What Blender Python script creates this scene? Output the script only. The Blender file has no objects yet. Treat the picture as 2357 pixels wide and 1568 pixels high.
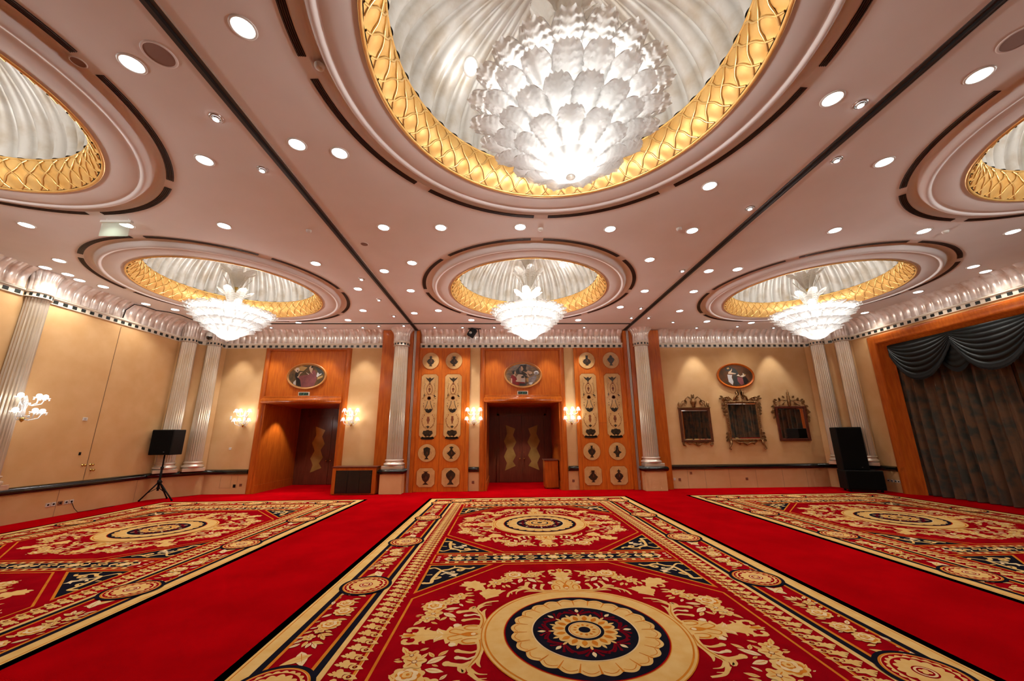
import bpy, math, random
from mathutils import Vector, Matrix
R=random.Random(7)
pi=math.pi; cos=math.cos; sin=math.sin
S=bpy.context.scene; COL=S.collection
W,H=2357,1568
ZC=5.95; YB=14.3; XL=-11.5; XR=12.95; YR=-7.46; XM=0.735
BIGW=46;NEARF=.45;SMALLW=32;WASHW=150;CHW=175;SCW=10;RECW=140;REARFILLW=3;EXPO=0.24

# ------------------------------------------------------------------ materials
MATS={}
def mat(name,c,c2=None,scale=8.0,rough=.5,metal=0.0,bump=0.0,bscale=60.0,spec=.5,coat=0.0,stretch=(1,1,1),emit=None,es=0.0,lo=.35,hi=.65,sheen=0.0,trans=0.0,rough2=None,detail=4):
    m=bpy.data.materials.new(name); m.use_nodes=True
    nt=m.node_tree; b=nt.nodes['Principled BSDF']
    b.inputs['Roughness'].default_value=rough; b.inputs['Metallic'].default_value=metal
    b.inputs['Specular IOR Level'].default_value=spec
    b.inputs['Coat Weight'].default_value=coat; b.inputs['Coat Roughness'].default_value=.12
    if sheen: b.inputs['Sheen Weight'].default_value=sheen
    b.inputs['Base Color'].default_value=(*c,1)
    if c2 or bump:
        tc=nt.nodes.new('ShaderNodeTexCoord'); mp=nt.nodes.new('ShaderNodeMapping'); mp.inputs['Scale'].default_value=stretch
        nt.links.new(tc.outputs['Object'],mp.inputs['Vector'])
    if c2:
        n=nt.nodes.new('ShaderNodeTexNoise'); n.inputs['Scale'].default_value=scale; n.inputs['Detail'].default_value=detail
        nt.links.new(mp.outputs['Vector'],n.inputs['Vector'])
        r=nt.nodes.new('ShaderNodeValToRGB'); r.color_ramp.elements[0].position=lo; r.color_ramp.elements[1].position=hi
        r.color_ramp.elements[0].color=(*c,1); r.color_ramp.elements[1].color=(*c2,1)
        nt.links.new(n.outputs['Fac'],r.inputs['Fac']); nt.links.new(r.outputs['Color'],b.inputs['Base Color'])
    if bump:
        n2=nt.nodes.new('ShaderNodeTexNoise'); n2.inputs['Scale'].default_value=bscale; n2.inputs['Detail'].default_value=3
        nt.links.new(mp.outputs['Vector'],n2.inputs['Vector'])
        bp=nt.nodes.new('ShaderNodeBump'); bp.inputs['Strength'].default_value=bump; bp.inputs['Distance'].default_value=.01
        nt.links.new(n2.outputs['Fac'],bp.inputs['Height']); nt.links.new(bp.outputs['Normal'],b.inputs['Normal'])
    if emit:
        b.inputs['Emission Color'].default_value=(*emit,1); b.inputs['Emission Strength'].default_value=es
    MATS[name]=m; return m
def glassy(name,c,tw=.5,gl=.12,tr=.15,bumpk=.0):
    m=bpy.data.materials.new(name); m.use_nodes=True; nt=m.node_tree; nt.nodes.clear()
    o=nt.nodes.new('ShaderNodeOutputMaterial'); d=nt.nodes.new('ShaderNodeBsdfDiffuse'); t=nt.nodes.new('ShaderNodeBsdfTranslucent')
    g=nt.nodes.new('ShaderNodeBsdfGlossy'); x=nt.nodes.new('ShaderNodeBsdfTransparent'); g.inputs['Roughness'].default_value=.15
    for q in (d,t): q.inputs['Color'].default_value=(*c,1)
    m1=nt.nodes.new('ShaderNodeMixShader'); m1.inputs[0].default_value=tw
    m2=nt.nodes.new('ShaderNodeMixShader'); m2.inputs[0].default_value=gl
    m3=nt.nodes.new('ShaderNodeMixShader'); m3.inputs[0].default_value=tr
    L=nt.links.new
    L(d.outputs[0],m1.inputs[1]);L(t.outputs[0],m1.inputs[2]);L(m1.outputs[0],m2.inputs[1]);L(g.outputs[0],m2.inputs[2])
    L(m2.outputs[0],m3.inputs[1]);L(x.outputs[0],m3.inputs[2]);L(m3.outputs[0],o.inputs[0])
    MATS[name]=m; return m
mat('carpet_red',(.46,.0012,.004),(.36,.001,.003),scale=1.3,rough=1,bump=.5,bscale=220,spec=.0)
mat('rug_red',(.36,.003,.008),(.28,.002,.007),scale=3,rough=.95,bump=.4,bscale=220,spec=.0)
mat('rug_cream',(.79,.53,.20),(.75,.45,.14),scale=7,rough=1,spec=.0)
mat('rug_pale',(.84,.66,.40),(.80,.57,.28),scale=6,rough=1,spec=.0)
mat('rug_orange',(.66,.24,.025),(.58,.17,.018),scale=6,rough=1,spec=.0)
mat('rug_navy',(.014,.012,.022),(.010,.010,.016),scale=6,rough=1,spec=.0)
mat('rug_wine',(.16,.004,.010),rough=1,spec=.0)
mat('ceiling_paint',(.86,.81,.785),(.83,.77,.735),scale=1.2,rough=.75,bump=.08,bscale=300,spec=.2)
mat('wall_cloth',(.80,.515,.25),(.75,.46,.205),scale=2.0,rough=.8,bump=.25,bscale=160,spec=.15)
mat('cherry_wood',(.56,.130,.011),(.44,.085,.007),scale=3.0,rough=.32,coat=.22,stretch=(6,6,.7),spec=.35)
mat('cherry_flat',(.66,.165,.012),(.55,.115,.008),scale=4.0,rough=.42,coat=.10,stretch=(5,5,.6),spec=.3)
mat('dark_wood',(.16,.036,.018),(.11,.024,.012),scale=3,rough=.3,coat=.3,stretch=(6,6,.6))
mat('silver_leaf',(.60,.57,.52),(.43,.35,.25),scale=3.5,rough=.42,metal=.15,lo=.42,hi=.75,detail=6,bump=.12,bscale=30)
mat('silver_cornice',(.80,.71,.64),(.52,.34,.24),scale=4.5,rough=.30,metal=.35,lo=.42,hi=.72,detail=6)
mat('silver_column',(.88,.80,.68),(.76,.62,.42),scale=1.6,rough=.27,metal=.6,lo=.40,hi=.75,stretch=(.6,.6,.8),detail=5)
mat('gilt',(.86,.54,.19),(.80,.44,.12),scale=6,rough=.4,metal=.55)
mat('gilt_pale',(.88,.56,.20),rough=.30,metal=.65)
mat('gilt_bronze',(.42,.24,.10),(.28,.14,.05),scale=14,rough=.35,metal=.7)
mat('brass',(.62,.42,.12),rough=.25,metal=.9)
mat('mirror_brown',(.15,.045,.016),(.10,.03,.012),scale=8,rough=.35,coat=.3)
mat('black_lacquer',(.006,.010,.009),rough=.12,coat=.6)
mat('black_square',(.012,.018,.016),rough=.35)
mat('black_plastic',(.008,.0075,.007),spec=.2,rough=.6,bump=.2,bscale=200)
mat('black_cloth',(.006,.0055,.005),rough=.95,spec=.1)
mat('cream_paint',(.80,.70,.56),rough=.45)
mat('metal_strip',(.62,.56,.50),rough=.35,metal=.7)
mat('track_dark',(.035,.022,.017),rough=.5)
mat('track_slot',(.004,.004,.004),rough=.9)
mat('vent_dark',(.012,.009,.008),rough=.6)
mat('vent_fin',(.11,.065,.05),rough=.5)
mat('inlay_maple',(.68,.42,.17),(.60,.33,.11),scale=5,rough=.35,coat=.3)
mat('inlay_dark',(.016,.014,.010),(.05,.03,.014),scale=9,rough=.3,coat=.3)
mat('inlay_brown',(.22,.06,.02),rough=.35,coat=.3)
mat('seam_dark',(.06,.02,.008),rough=.7)
mat('seam_wall',(.40,.24,.13),rough=.9)
mat('mirror_glass',(.92,.90,.86),rough=.015,metal=1.0)
mat('door_glass',(.46,.32,.10),(.34,.22,.06),scale=2,rough=.2,metal=.3)
mat('frame_wood',(.62,.28,.075),(.55,.22,.05),scale=5,rough=.3,coat=.4)
mat('lamp_white',(1,1,1),emit=(.95,.98,1.0),es=14)
mat('bulb_white',(1,1,1),emit=(1.0,.98,.95),es=9)
mat('dome_lamp',(1,1,1),emit=(.97,.98,1.0),es=14)
mat('white_plastic',(.75,.72,.66),rough=.4)
mat('brown_plastic',(.25,.10,.05),rough=.5)
mat('steel',(.55,.55,.53),rough=.3,metal=.9)
mat('curtain_cloth',(.150,.085,.045),(.050,.056,.046),scale=3.2,rough=.8,lo=.40,hi=.62,detail=3)
mat('valance_satin',(.006,.0105,.0108),(.004,.007,.008),scale=3,rough=.40,spec=.28)
mat('fringe',(.006,.008,.009),rough=.9,bump=.6,bscale=120)
mat('exit_green',(.010,.045,.032),rough=.3)
mat('exit_mark',(.10,.40,.30),rough=.3)
mat('grille',(.30,.18,.14),rough=.7)
glassy('leaf_glass',(.94,.94,.925),tw=.62,gl=.08,tr=.10)
glassy('leaf_glass_warm',(.95,.91,.84),tw=.55,gl=.07,tr=.08)
glassy('crystal',(.95,.95,.93),tw=.5,gl=.35,tr=.35)
glassy('green_acrylic',(.55,.72,.60),tw=.4,gl=.15,tr=.72)
# ------------------------------------------------------------------ mesh helper
class MB:
    def __init__(s): s.v=[];s.f=[];s.m=[];s.sm=[]
    def add(s,vs,fs,m=0,sm=False):
        o=len(s.v); s.v.extend(tuple(p) for p in vs)
        for f in fs: s.f.append(tuple(i+o for i in f)); s.m.append(m); s.sm.append(sm)
        return s
    def box(s,x0,x1,y0,y1,z0,z1,m=0,M=None):
        v=[(x0,y0,z0),(x1,y0,z0),(x1,y1,z0),(x0,y1,z0),(x0,y0,z1),(x1,y0,z1),(x1,y1,z1),(x0,y1,z1)]
        if M: v=[M@Vector(p) for p in v]
        return s.add(v,[(0,3,2,1),(4,5,6,7),(0,1,5,4),(1,2,6,5),(2,3,7,6),(3,0,4,7)],m)
    def bbox(s,x0,x1,y0,y1,z0,z1,b=.01,m=0,M=None):
        # box with chamfered edges
        import bmesh
        bm=bmesh.new(); bmesh.ops.create_cube(bm,size=1)
        for v in bm.verts: v.co=Vector((x0+(v.co.x+.5)*(x1-x0),y0+(v.co.y+.5)*(y1-y0),z0+(v.co.z+.5)*(z1-z0)))
        bmesh.ops.bevel(bm,geom=list(bm.edges),offset=b,segments=2,profile=.5,affect='EDGES')
        bm.verts.index_update()
        s.add([(M@v.co if M else v.co) for v in bm.verts],[[v.index for v in f.verts] for f in bm.faces],m); bm.free(); return s
    def lathe(s,prof,n=32,c=(0,0,0),m=0,sm=True,a0=0,a1=2*pi,rf=None,M=None):
        full=abs(a1-a0-2*pi)<1e-6; k=n if full else n+1; vs=[]
        for r,z in prof:
            for i in range(k):
                a=a0+(a1-a0)*i/n; rr=rf(r,a,z) if rf else r
                p=Vector((c[0]+rr*cos(a),c[1]+rr*sin(a),c[2]+z)); vs.append(M@p if M else p)
        fs=[]
        for j in range(len(prof)-1):
            for i in range(n):
                i2=(i+1)%k; fs.append((j*k+i,j*k+i2,(j+1)*k+i2,(j+1)*k+i))
        return s.add(vs,fs,m,sm)
    def disc(s,r,c,n=32,m=0,up=True):
        vs=[(c[0]+r*cos(2*pi*i/n),c[1]+r*sin(2*pi*i/n),c[2]) for i in range(n)]
        return s.add(vs,[tuple(range(n)) if up else tuple(reversed(range(n)))],m)
    def tube(s,path,r,n=8,m=0,sm=True,caps=True):
        P=[Vector(p) for p in path]; vs=[]; prev=None
        for i,p in enumerate(P):
            t=(P[min(i+1,len(P)-1)]-P[max(i-1,0)]).normalized()
            if prev is None:
                u=t.orthogonal().normalized()
            else:
                u=(prev-t*prev.dot(t)); u=u.normalized() if u.length>1e-6 else t.orthogonal().normalized()
            prev=u; w=t.cross(u); rr=r[i] if isinstance(r,(list,tuple)) else r
            vs+= [p+u*(rr*cos(2*pi*k/n))+w*(rr*sin(2*pi*k/n)) for k in range(n)]
        fs=[(i*n+k,i*n+(k+1)%n,(i+1)*n+(k+1)%n,(i+1)*n+k) for i in range(len(P)-1) for k in range(n)]
        if caps: fs+=[tuple(reversed(range(n))),tuple(range((len(P)-1)*n,len(P)*n))]
        return s.add(vs,fs,m,sm)
    def ball(s,c,r,n=10,m=0,sc=(1,1,1)):
        vs=[];k=n
        for j in range(1,n):
            t=pi*j/n
            vs+=[(c[0]+sc[0]*r*sin(t)*cos(2*pi*i/k),c[1]+sc[1]*r*sin(t)*sin(2*pi*i/k),c[2]+sc[2]*r*cos(t)) for i in range(k)]
        vs+=[(c[0],c[1],c[2]+sc[2]*r),(c[0],c[1],c[2]-sc[2]*r)]
        fs=[(j*k+i,j*k+(i+1)%k,(j+1)*k+(i+1)%k,(j+1)*k+i) for j in range(n-2) for i in range(k)]
        t=len(vs)-2
        fs+=[(t,(i+1)%k,i) for i in range(k)]+[(t+1,(n-2)*k+i,(n-2)*k+(i+1)%k) for i in range(k)]
        return s.add(vs,fs,m,True)
    def prism(s,poly,d0,d1,fn,m=0):
        # poly 2d outline, fn(a,b,d)->3d ; front at d1
        n=len(poly); vs=[fn(a,b,d0) for a,b in poly]+[fn(a,b,d1) for a,b in poly]
        fs=[tuple(range(n,2*n)),tuple(reversed(range(n)))]+[(i,(i+1)%n,n+(i+1)%n,n+i) for i in range(n)]
        return s.add(vs,fs,m)
    def build(s,name,mats,parent=None,loc=(0,0,0),rz=0):
        me=bpy.data.meshes.new(name); me.from_pydata(s.v,[],s.f); 
        for q in (mats if isinstance(mats,(list,tuple)) else [mats]): me.materials.append(MATS[q])
        me.polygons.foreach_set('material_index',s.m); me.polygons.foreach_set('use_smooth',s.sm); me.update()
        o=bpy.data.objects.new(name,me); COL.objects.link(o); o.location=loc; o.rotation_euler=(0,0,rz)
        if parent: o.parent=parent
        return o
def tag(o,label=None,cat=None,group=None,kind=None):
    if label: o['label']=label
    if cat: o['category']=cat
    if group: o['group']=group
    if kind: o['kind']=kind
    return o
def empty(name,loc=(0,0,0),rz=0):
    o=bpy.data.objects.new(name,None); COL.objects.link(o); o.location=loc; o.rotation_euler=(0,0,rz); o.empty_display_size=.1; return o
def copy_tree(o,parent=None):
    c=o.copy(); COL.objects.link(c)
    if parent: c.parent=parent
    for ch in o.children: copy_tree(ch,c)
    return c
def fix_normals(o):
    import bmesh
    bm=bmesh.new(); bm.from_mesh(o.data); bmesh.ops.recalc_face_normals(bm,faces=bm.faces); bm.to_mesh(o.data); bm.free(); return o
ORD=['first','second','third','fourth','fifth','sixth','seventh','eighth','ninth','tenth','eleventh','twelfth','thirteenth','fourteenth','fifteenth','sixteenth','seventeenth','eighteenth','nineteenth','twentieth','twenty-first','twenty-second','twenty-third','twenty-fourth','twenty-fifth','twenty-sixth']
# ------------------------------------------------------------------ camera
yaw,pitch,roll=map(math.radians,(1.620,13.652,-0.486)); F=862.219; CXP,CYP=1182.244,794.932
fw=Vector((sin(yaw)*cos(pitch),cos(yaw)*cos(pitch),sin(pitch))); r0=Vector((cos(yaw),-sin(yaw),0)); u0=r0.cross(fw)
rt=cos(roll)*r0+sin(roll)*u0; up=-sin(roll)*r0+cos(roll)*u0
cam=bpy.data.cameras.new('camera'); co=bpy.data.objects.new('camera',cam); COL.objects.link(co)
Mx=Matrix((rt,up,-fw)).transposed().to_4x4(); Mx.translation=Vector((0,0,1.9)); co.matrix_world=Mx
cam.sensor_width=36; cam.lens=F/W*36; cam.shift_x=-(CXP-W/2)/W; cam.shift_y=(CYP-H/2)/W; cam.clip_start=.05
S.camera=co
def project(p):
    d=Vector(p)-Vector((0,0,1.9)); z=d.dot(fw)
    if z<=.05: return None
    return (CXP+F*d.dot(rt)/z, CYP-F*d.dot(up)/z)
def inview(p,m=0):
    q=project(p); return q is not None and -m<q[0]<W+m and -m<q[1]<H+m

# ------------------------------------------------------------------ shell
YD=16.8                     # plane of the doors in the recesses
PORT=[(-7.47,'left'),(XM,'centre')]; PW=1.63; PO=1.36
def st(o,label=None): return tag(o,label,None,None,'structure')
b=MB(); b.box(XL-.3,XR+.6,YR-.1,YB+.0,-.1,0)
for px,_ in PORT: b.box(px-PO-.05,px+PO+.05,YB,YD+.1,-.1,0)
st(b.build('floor','carpet_red'))
# ceiling with the six dome openings
DX=[.716-8.226,.716,.716+8.226]; DY=[3.418,10.067]; RH=2.85
b=MB(); NC=96
X0,X1=XL-.3,XR+.6; yb0,yb1=.0935,13.392
xs=[X0,.716-4.113,.716+4.113,X1]
for i,cx in enumerate(DX):
    for j,cy in enumerate(DY):
        x0,x1=xs[i],xs[i+1]; y0,y1=(yb0,(DY[0]+DY[1])/2) if j==0 else ((DY[0]+DY[1])/2,yb1)
        ang=sorted([2*pi*k/NC for k in range(NC)]+[math.atan2(yy-cy,xx-cx)%(2*pi) for xx in(x0,x1) for yy in(y0,y1)])
        vs=[];n=len(ang)
        for a in ang:
            c,s_=cos(a),sin(a); t=1e9
            if c>1e-9:t=min(t,(x1-cx)/c)
            if c<-1e-9:t=min(t,(x0-cx)/c)
            if s_>1e-9:t=min(t,(y1-cy)/s_)
            if s_<-1e-9:t=min(t,(y0-cy)/s_)
            vs+=[(cx+RH*c,cy+RH*s_,ZC),(cx+t*c,cy+t*s_,ZC)]
        b.add(vs,[(2*k,2*((k+1)%n),2*((k+1)%n)+1,2*k+1) for k in range(n)])
for y0,y1 in ((YR-.2,yb0),(yb1,YB+.3)): b.add([(X0,y0,ZC),(X0,y1,ZC),(X1,y1,ZC),(X1,y0,ZC)],[(0,1,2,3)])
st(b.build('ceiling','ceiling_paint'))
# walls
b=MB(); segs=[(-10.7,-7.47-1.45),(-7.47+1.45,XM-1.45),(XM+1.45,12.1)]
for x0,x1 in segs: b.box(x0,x1,YB,YB+.2,0,ZC)
for px,_ in PORT: b.box(px-1.45,px+1.45,YB+.02,YB+.2,3.2,ZC)
st(b.build('wall_back','wall_cloth'))
CH=[((XL,13.2),(-10.62,YB)),((12.05,YB),(XR,13.2))]
b=MB(); b.add([(XL,YR,0),(XL,13.2,0),(XL,13.2,ZC),(XL,YR,ZC)],[(0,1,2,3)]); b.add([(XL-.15,YR,0),(XL-.15,13.2,0),(XL-.15,13.2,ZC),(XL-.15,YR,ZC)],[(0,1,2,3)])
st(b.build('wall_left','wall_cloth'))
b=MB()
b.add([(XR,12.3,0),(XR,13.2,0),(XR,13.2,ZC),(XR,12.3,ZC)],[(0,1,2,3)])
b.add([(XR,YR,4.95),(XR,12.3,4.95),(XR,12.3,ZC),(XR,YR,ZC)],[(0,1,2,3)])
b.add([(XR,YR,0),(XR,.6,0),(XR,.6,4.95),(XR,YR,4.95)],[(0,1,2,3)])
b.add([(XR+.5,.3,0),(XR+.5,12.5,0),(XR+.5,12.5,5.2),(XR+.5,.3,5.2)],[(0,1,2,3)])
st(b.build('wall_right','wall_cloth'))
for (p,q),nm in zip(CH,('wall_corner_left','wall_corner_right')):
    b=MB(); b.add([(*p,0),(*q,0),(*q,ZC),(*p,ZC)],[(0,1,2,3)]); st(b.build(nm,'wall_cloth'))
b=MB(); b.box(XL-.2,XR+.6,YR-.2,YR,0,ZC); st(b.build('wall_rear','wall_cloth'))
# thin seams of the wall covering
b=MB()
for x in (6.75,7.4,8.3,9.3,10.3,11.2): b.box(x-.004,x+.004,YB-.003,YB+.01,0,.66)
for y0,y1 in ((11.13,11.14),): b.box(XL-.01,XL+.004,y0,y1,.83,5.2)
b.box(XL-.01,XL+.004,10.62,10.63,0,.66); b.box(XL-.01,XL+.004,12.75,12.757,0,.66)
for x in (-10.03,-9.66,-9.44): b.box(x-.004,x+.004,YB-.003,YB+.01,.2,.62)
b.box(-10.03,-9.44,YB-.003,YB+.01,.2,.206)
st(b.build('trim_1','seam_wall'))
# ------------------------------------------------------------------ profiles swept along the walls
def sweep(path,prof,b,m=0,sm=True,close=False):
    """path: list of (x,y); prof: list of (offset into room, z). room is on the left of the path direction"""
    n=len(path); k=len(prof); dirs=[]
    for i in range(n-1):
        d=Vector((path[i+1][0]-path[i][0],path[i+1][1]-path[i][1])).normalized(); dirs.append(d)
    vs=[]
    for i,p in enumerate(path):
        d0=dirs[max(i-1,0)]; d1=dirs[min(i,n-2)]
        n0=Vector((d0.y,-d0.x)); n1=Vector((d1.y,-d1.x)); nn=(n0+n1).normalized(); sc=1/max(.3,nn.dot(n1))
        vs+=[(p[0]+nn.x*o*sc,p[1]+nn.y*o*sc,z) for o,z in prof]
    fs=[(i*k+j,i*k+j+1,(i+1)*k+j+1,(i+1)*k+j) for i in range(n-1) for j in range(k-1)]
    fs+=[tuple(range(k)),tuple(reversed(range((n-1)*k,n*k)))]
    b.add(vs,fs,m,sm)
half=[(0,.655)]+[(.012+.062*sin(pi*t/10),.74-.083*cos(pi*t/10)) for t in range(11)]+[(0,.828)]
PL=[(XL,YR),(XL,13.2),(-10.62,YB),(-9.1,YB)]
DADO=[PL,[(-5.84,YB),(-4.62,YB)],[(-1.27,YB),(-.9,YB)],[(2.37,YB),(2.74,YB)],[(6.1,YB),(12.05,YB),(XR,13.2),(XR,12.58)],]
b=MB()
for p in DADO: sweep(p,half,b)
st(b.build('trim_2','black_lacquer'),'glossy black half-round dado rail')
# cornice: scalloped shells, bead and black squares
PIT=.2215
def cornice(path,b):
    for i in range(len(path)-1):
        p,q=Vector(path[i]),Vector(path[i+1]); L=(q-p).length; d=(q-p).normalized(); n=Vector((d.y,-d.x))
        N=max(1,round(L/PIT)); w=L/N; K=8; zs=[5.45,5.55,5.65,5.73,5.79,5.84,5.88,5.915,5.94,5.948]
        cols=[]
        for c in range(N*K+1):
            u=(c%K)/K; pil=abs(sin(pi*u))**.5 if c%K else 0.0; cols.append((c*w/K,pil))
        vs=[]
        for s_,pil in cols:
            for z in zs:
                t=max(0,(z-5.62)/.33); o=.012+.055*pil+(.19+.05*pil)*t**2.2
                vs.append((p.x+d.x*s_+n.x*o,p.y+d.y*s_+n.y*o,z))
        k=len(zs)
        fs=[(c*k+j,c*k+j+1,(c+1)*k+j+1,(c+1)*k+j) for c in range(len(cols)-1) for j in range(k-1)]
        b.add(vs,fs,0,True)
        # lip returning to the ceiling
        sweep([path[i],path[i+1]],[(.02,5.395),(.05,5.40),(.058,5.418),(.05,5.432),(.05,5.44),(.06,5.447),(.03,5.455)],b,1)
        sweep([path[i],path[i+1]],[(.0,5.262),(.03,5.264),(.03,5.28),(.02,5.283),(.02,5.395)],b,1,False)
        for c in range(N):
            a=(c+.26)*w; e=(c+.74)*w; M=Matrix.Translation((p.x,p.y,0))@Matrix(((d.x,n.x,0,0),(d.y,n.y,0,0),(0,0,1,0),(0,0,0,1)))
            b.box(a,e,.015,.026,5.292,5.378,2,M)
CP=[[(XL,YR),(XL,8.72)],[(XL,9.28),(XL,13.2),(-10.62,YB),(-4.64,YB)],[(-3.22,YB),(4.70,YB)],[(6.1,YB),(12.05,YB),(XR,13.2),(XR,YR)]]
for i,p in enumerate(CP):
    b=MB(); cornice(p,b); o=b.build('trim_%d'%(3+i),['silver_cornice','cream_paint','black_square']); st(o,'silvered scallop shell cornice over black squares')
# ceiling tracks
def track(x0,y0,x1,y1,nm):
    b=MB(); d=Vector((x1-x0,y1-y0)); L=d.length; d.normalize(); M=Matrix.Translation((x0,y0,ZC))@Matrix.Rotation(math.atan2(d.y,d.x),4,'Z')
    w=.072
    b.box(0,L,-w,w,-.012,.001,0,M); b.box(0,L,-.018,.018,-.016,-.0115,1,M); b.box(0,L,-w-.008,-w,-.016,.001,2,M)
    return st(b.build(nm,['track_dark','track_slot','metal_strip']),'dark partition track let into the ceiling')
track(-3.368,YR,-3.368,14.1,'trim_7'); track(4.79,YR,4.79,14.1,'trim_8'); track(-11.0,13.24,4.79,13.24,'trim_9')
# ------------------------------------------------------------------ portals with doors
def zig(w=.46,h=1.85):
    # jagged glass panel outline
    c=[(0,.5*h),(.42*w,.44*h),(.33*w,.27*h),(.5*w,.12*h),(.3*w,-.06*h),(.52*w,-.24*h),(.30*w,-.37*h),(.50*w,-.42*h)]
    return c
door_n=0
for pi_,(px,nm) in enumerate(PORT):
    # surround
    root=empty('trim_%d'%(10+pi_),(px,YB,0)); st(root,'reddish cherry wood portal surround, '+nm)
    b=MB()
    fr=[(0,0),(.02,.05),(.05,.085),(.10,.095),(.17,.085),(.20,.05),(.215,0.0)]
    def board(path):   # moulded frame: profile across width
        for s_ in (-1,1):
            vs=[];k=len(fr)
            for z in (0,5.255): vs+=[(s_*(PW-a),-o,z) for a,o in fr]
            b.add(vs,[(j,j+1,k+j+1,k+j) if s_>0 else (j+1,j,k+j,k+j+1) for j in range(k-1)],0,True)
    board(None)
    vs=[];k=len(fr)
    for s_ in (-1,1): vs+=[(s_*(PW-a*.98),-o-.001,5.256-a*.5) for a,o in fr]
    b.add(vs,[(j+1,j,k+j,k+j+1) for j in range(k-1)],0,True)
    b.build('frame','cherry_wood',root)
    b=MB(); b.box(-PW+.2,PW-.2,-.012,.06,3.2,5.2); b.build('panel','cherry_flat',root)
    b=MB(); cp=[(.0,3.43),(.10,3.42),(.125,3.39),(.105,3.365),(.15,3.335),(.19,3.28),(.19,3.21),(.16,3.17),(.05,3.155),(-.1,3.155)]
    vs=[];k=len(cp)
    for s_ in (-1,1): vs+=[(s_*(1.36+.6*max(o,0)),-o,z) for o,z in cp]
    b.add(vs,[(j+1,j,k+j,k+j+1) for j in range(k-1)]+[tuple(range(k)),tuple(reversed(range(k,2*k)))],0,True)
    b.build('cornice','cherry_wood',root)
    b=MB(); D=YD-YB
    for s_ in (-1,1):
        xa,xb=s_*1.36,s_*1.42; b.box(min(xa,xb),max(xa,xb),-.02,D,0,3.17)
        xb=s_*(1.36-.02); b.box(min(xa,xb),max(xa,xb),-.01,D,0,.28)
    b.box(-1.42,1.42,.0,D,3.14,3.2)
    b.build('reveal','cherry_wood',root)
    b=MB(); b.box(-1.42,1.42,D+.02,D+.1,0,3.2); b.build('back_panel','dark_wood',root)
    # double door
    door_n+=1
    dr=empty('door_%d'%door_n,(px-.02+(.08 if pi_ else .1),YD,0)); st(dr,'dark double door with jagged glass panels, in the %s recess'%nm)
    b=MB(); b.box(-1.08,-.98,-.04,.0,0,2.86); b.box(.98,1.08,-.04,0,0,2.86); b.box(-1.08,1.08,-.04,0,2.78,2.86); b.build('door_frame','dark_wood',dr)
    for s_ in (-1,1):
        b=MB(); b.bbox(min(s_*.006,s_*.975),max(s_*.006,s_*.975),-.05,0,.01,2.775,.004); lf=b.build('door_leaf','dark_wood',dr)
        z0=1.45; w=.50; h=1.86
        out=[(-.02,.93),(.40,.77),(.30,.50),(.44,.20),(.29,-.06),(.42,-.36),(.28,-.60),(.41,-.78),(-.06,-.97),(.03,-.66),(-.10,-.40),(.04,-.08),(-.10,.24),(.04,.56)]
        poly=[(s_*(.68-a-.0) ,z0+q) for a,q in out]
        b=MB(); b.prism(poly,.0,-.056,lambda a,q,d:(a,d,q)); b.build('glass_panel','door_glass',lf)
        b=MB(); b.ball((s_*.09,-.10,.96),.035,10); b.tube([(s_*.09,-.05,.96),(s_*.09,-.09,.96)],.014); b.ball((s_*.09,-.055,1.22),.02,8); b.build('door_knob','brass',lf)

# ------------------------------------------------------------------ ceiling domes
def dome_parts():
    N=96
    ring=MB(); ring.lathe([(2.852,5.95),(2.825,5.985),(2.78,6.005),(2.73,5.995),(2.695,5.96),(2.675,5.905),(2.655,5.875),(2.625,5.862),(2.595,5.868),(2.58,5.882),(2.565,5.886),(2.55,5.880),(2.20,5.880)],N)
    band=MB(); NB=50
    band.lathe([(2.205,5.88),(2.20,5.862),(2.18,5.858),(2.165,5.868),(2.160,5.882)],N)
    T=12
    def rf(r,a,z):
        t=(z-5.882)/(6.30-5.882); q=sin(NB/2*a*1.0+1.5*pi*t)*sin(NB/2*a-1.5*pi*t)
        return r-.012*abs(q)**.6
    band.lathe([(2.160-.165*t/T-.055*sin(pi*t/T),5.882+.418*t/T) for t in range(T+1)],NB*8,rf=rf)
    band.lathe([(1.995,6.30),(1.975,6.305),(1.968,6.32),(1.98,6.335),(1.99,6.34)],N)
    lat=MB()
    for i in range(NB):
        for sg in (-1,1):
            path=[]
            for k in range(15):
                t=k/14; a=2*pi*(i+(sg>0)*.0)/NB+sg*2*pi/NB*1.5*(t-.5+.045*sin(4*pi*t))
                r=2.160-.165*t-.055*sin(pi*t)-.015; path.append((r*cos(a),r*sin(a),5.882+.418*t))
            lat.tube(path,.0135,6,caps=False)
    rib=MB(); NR=46
    def rr(r,a,z): return max(0,r*(1-.072*abs(sin(NR/2*a))**.5))
    K=18
    rib.lathe([(2.10*cos(pi/2*t/K),6.325+1.45*sin(pi/2*t/K)) for t in range(K+1)],NR*8,rf=rr)
    # soft gilt button at the crown
    return ring,band,lat,rib
ring,band,lat,rib=dome_parts()
DN={(0,0):'left dome nearest the camera',(1,0):'large centre dome overhead',(2,0):'right dome nearest the camera',(0,1):'far left dome',(1,1):'far centre dome',(2,1):'far right dome'}
DL={(0,0):'round ribbed ceiling dome cut by the left picture edge, with gilt lattice rim',(1,0):'largest ribbed silver ceiling dome, overhead with the biggest chandelier',(2,0):'round ribbed ceiling dome cut by the right picture edge, with gilt lattice rim',(0,1):'ribbed ceiling dome with gilt rim above the left wooden portal',(1,1):'ribbed ceiling dome with gilt rim above the central doorway',(2,1):'ribbed ceiling dome with gilt rim in front of the three mirrors'}
proto=None
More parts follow.
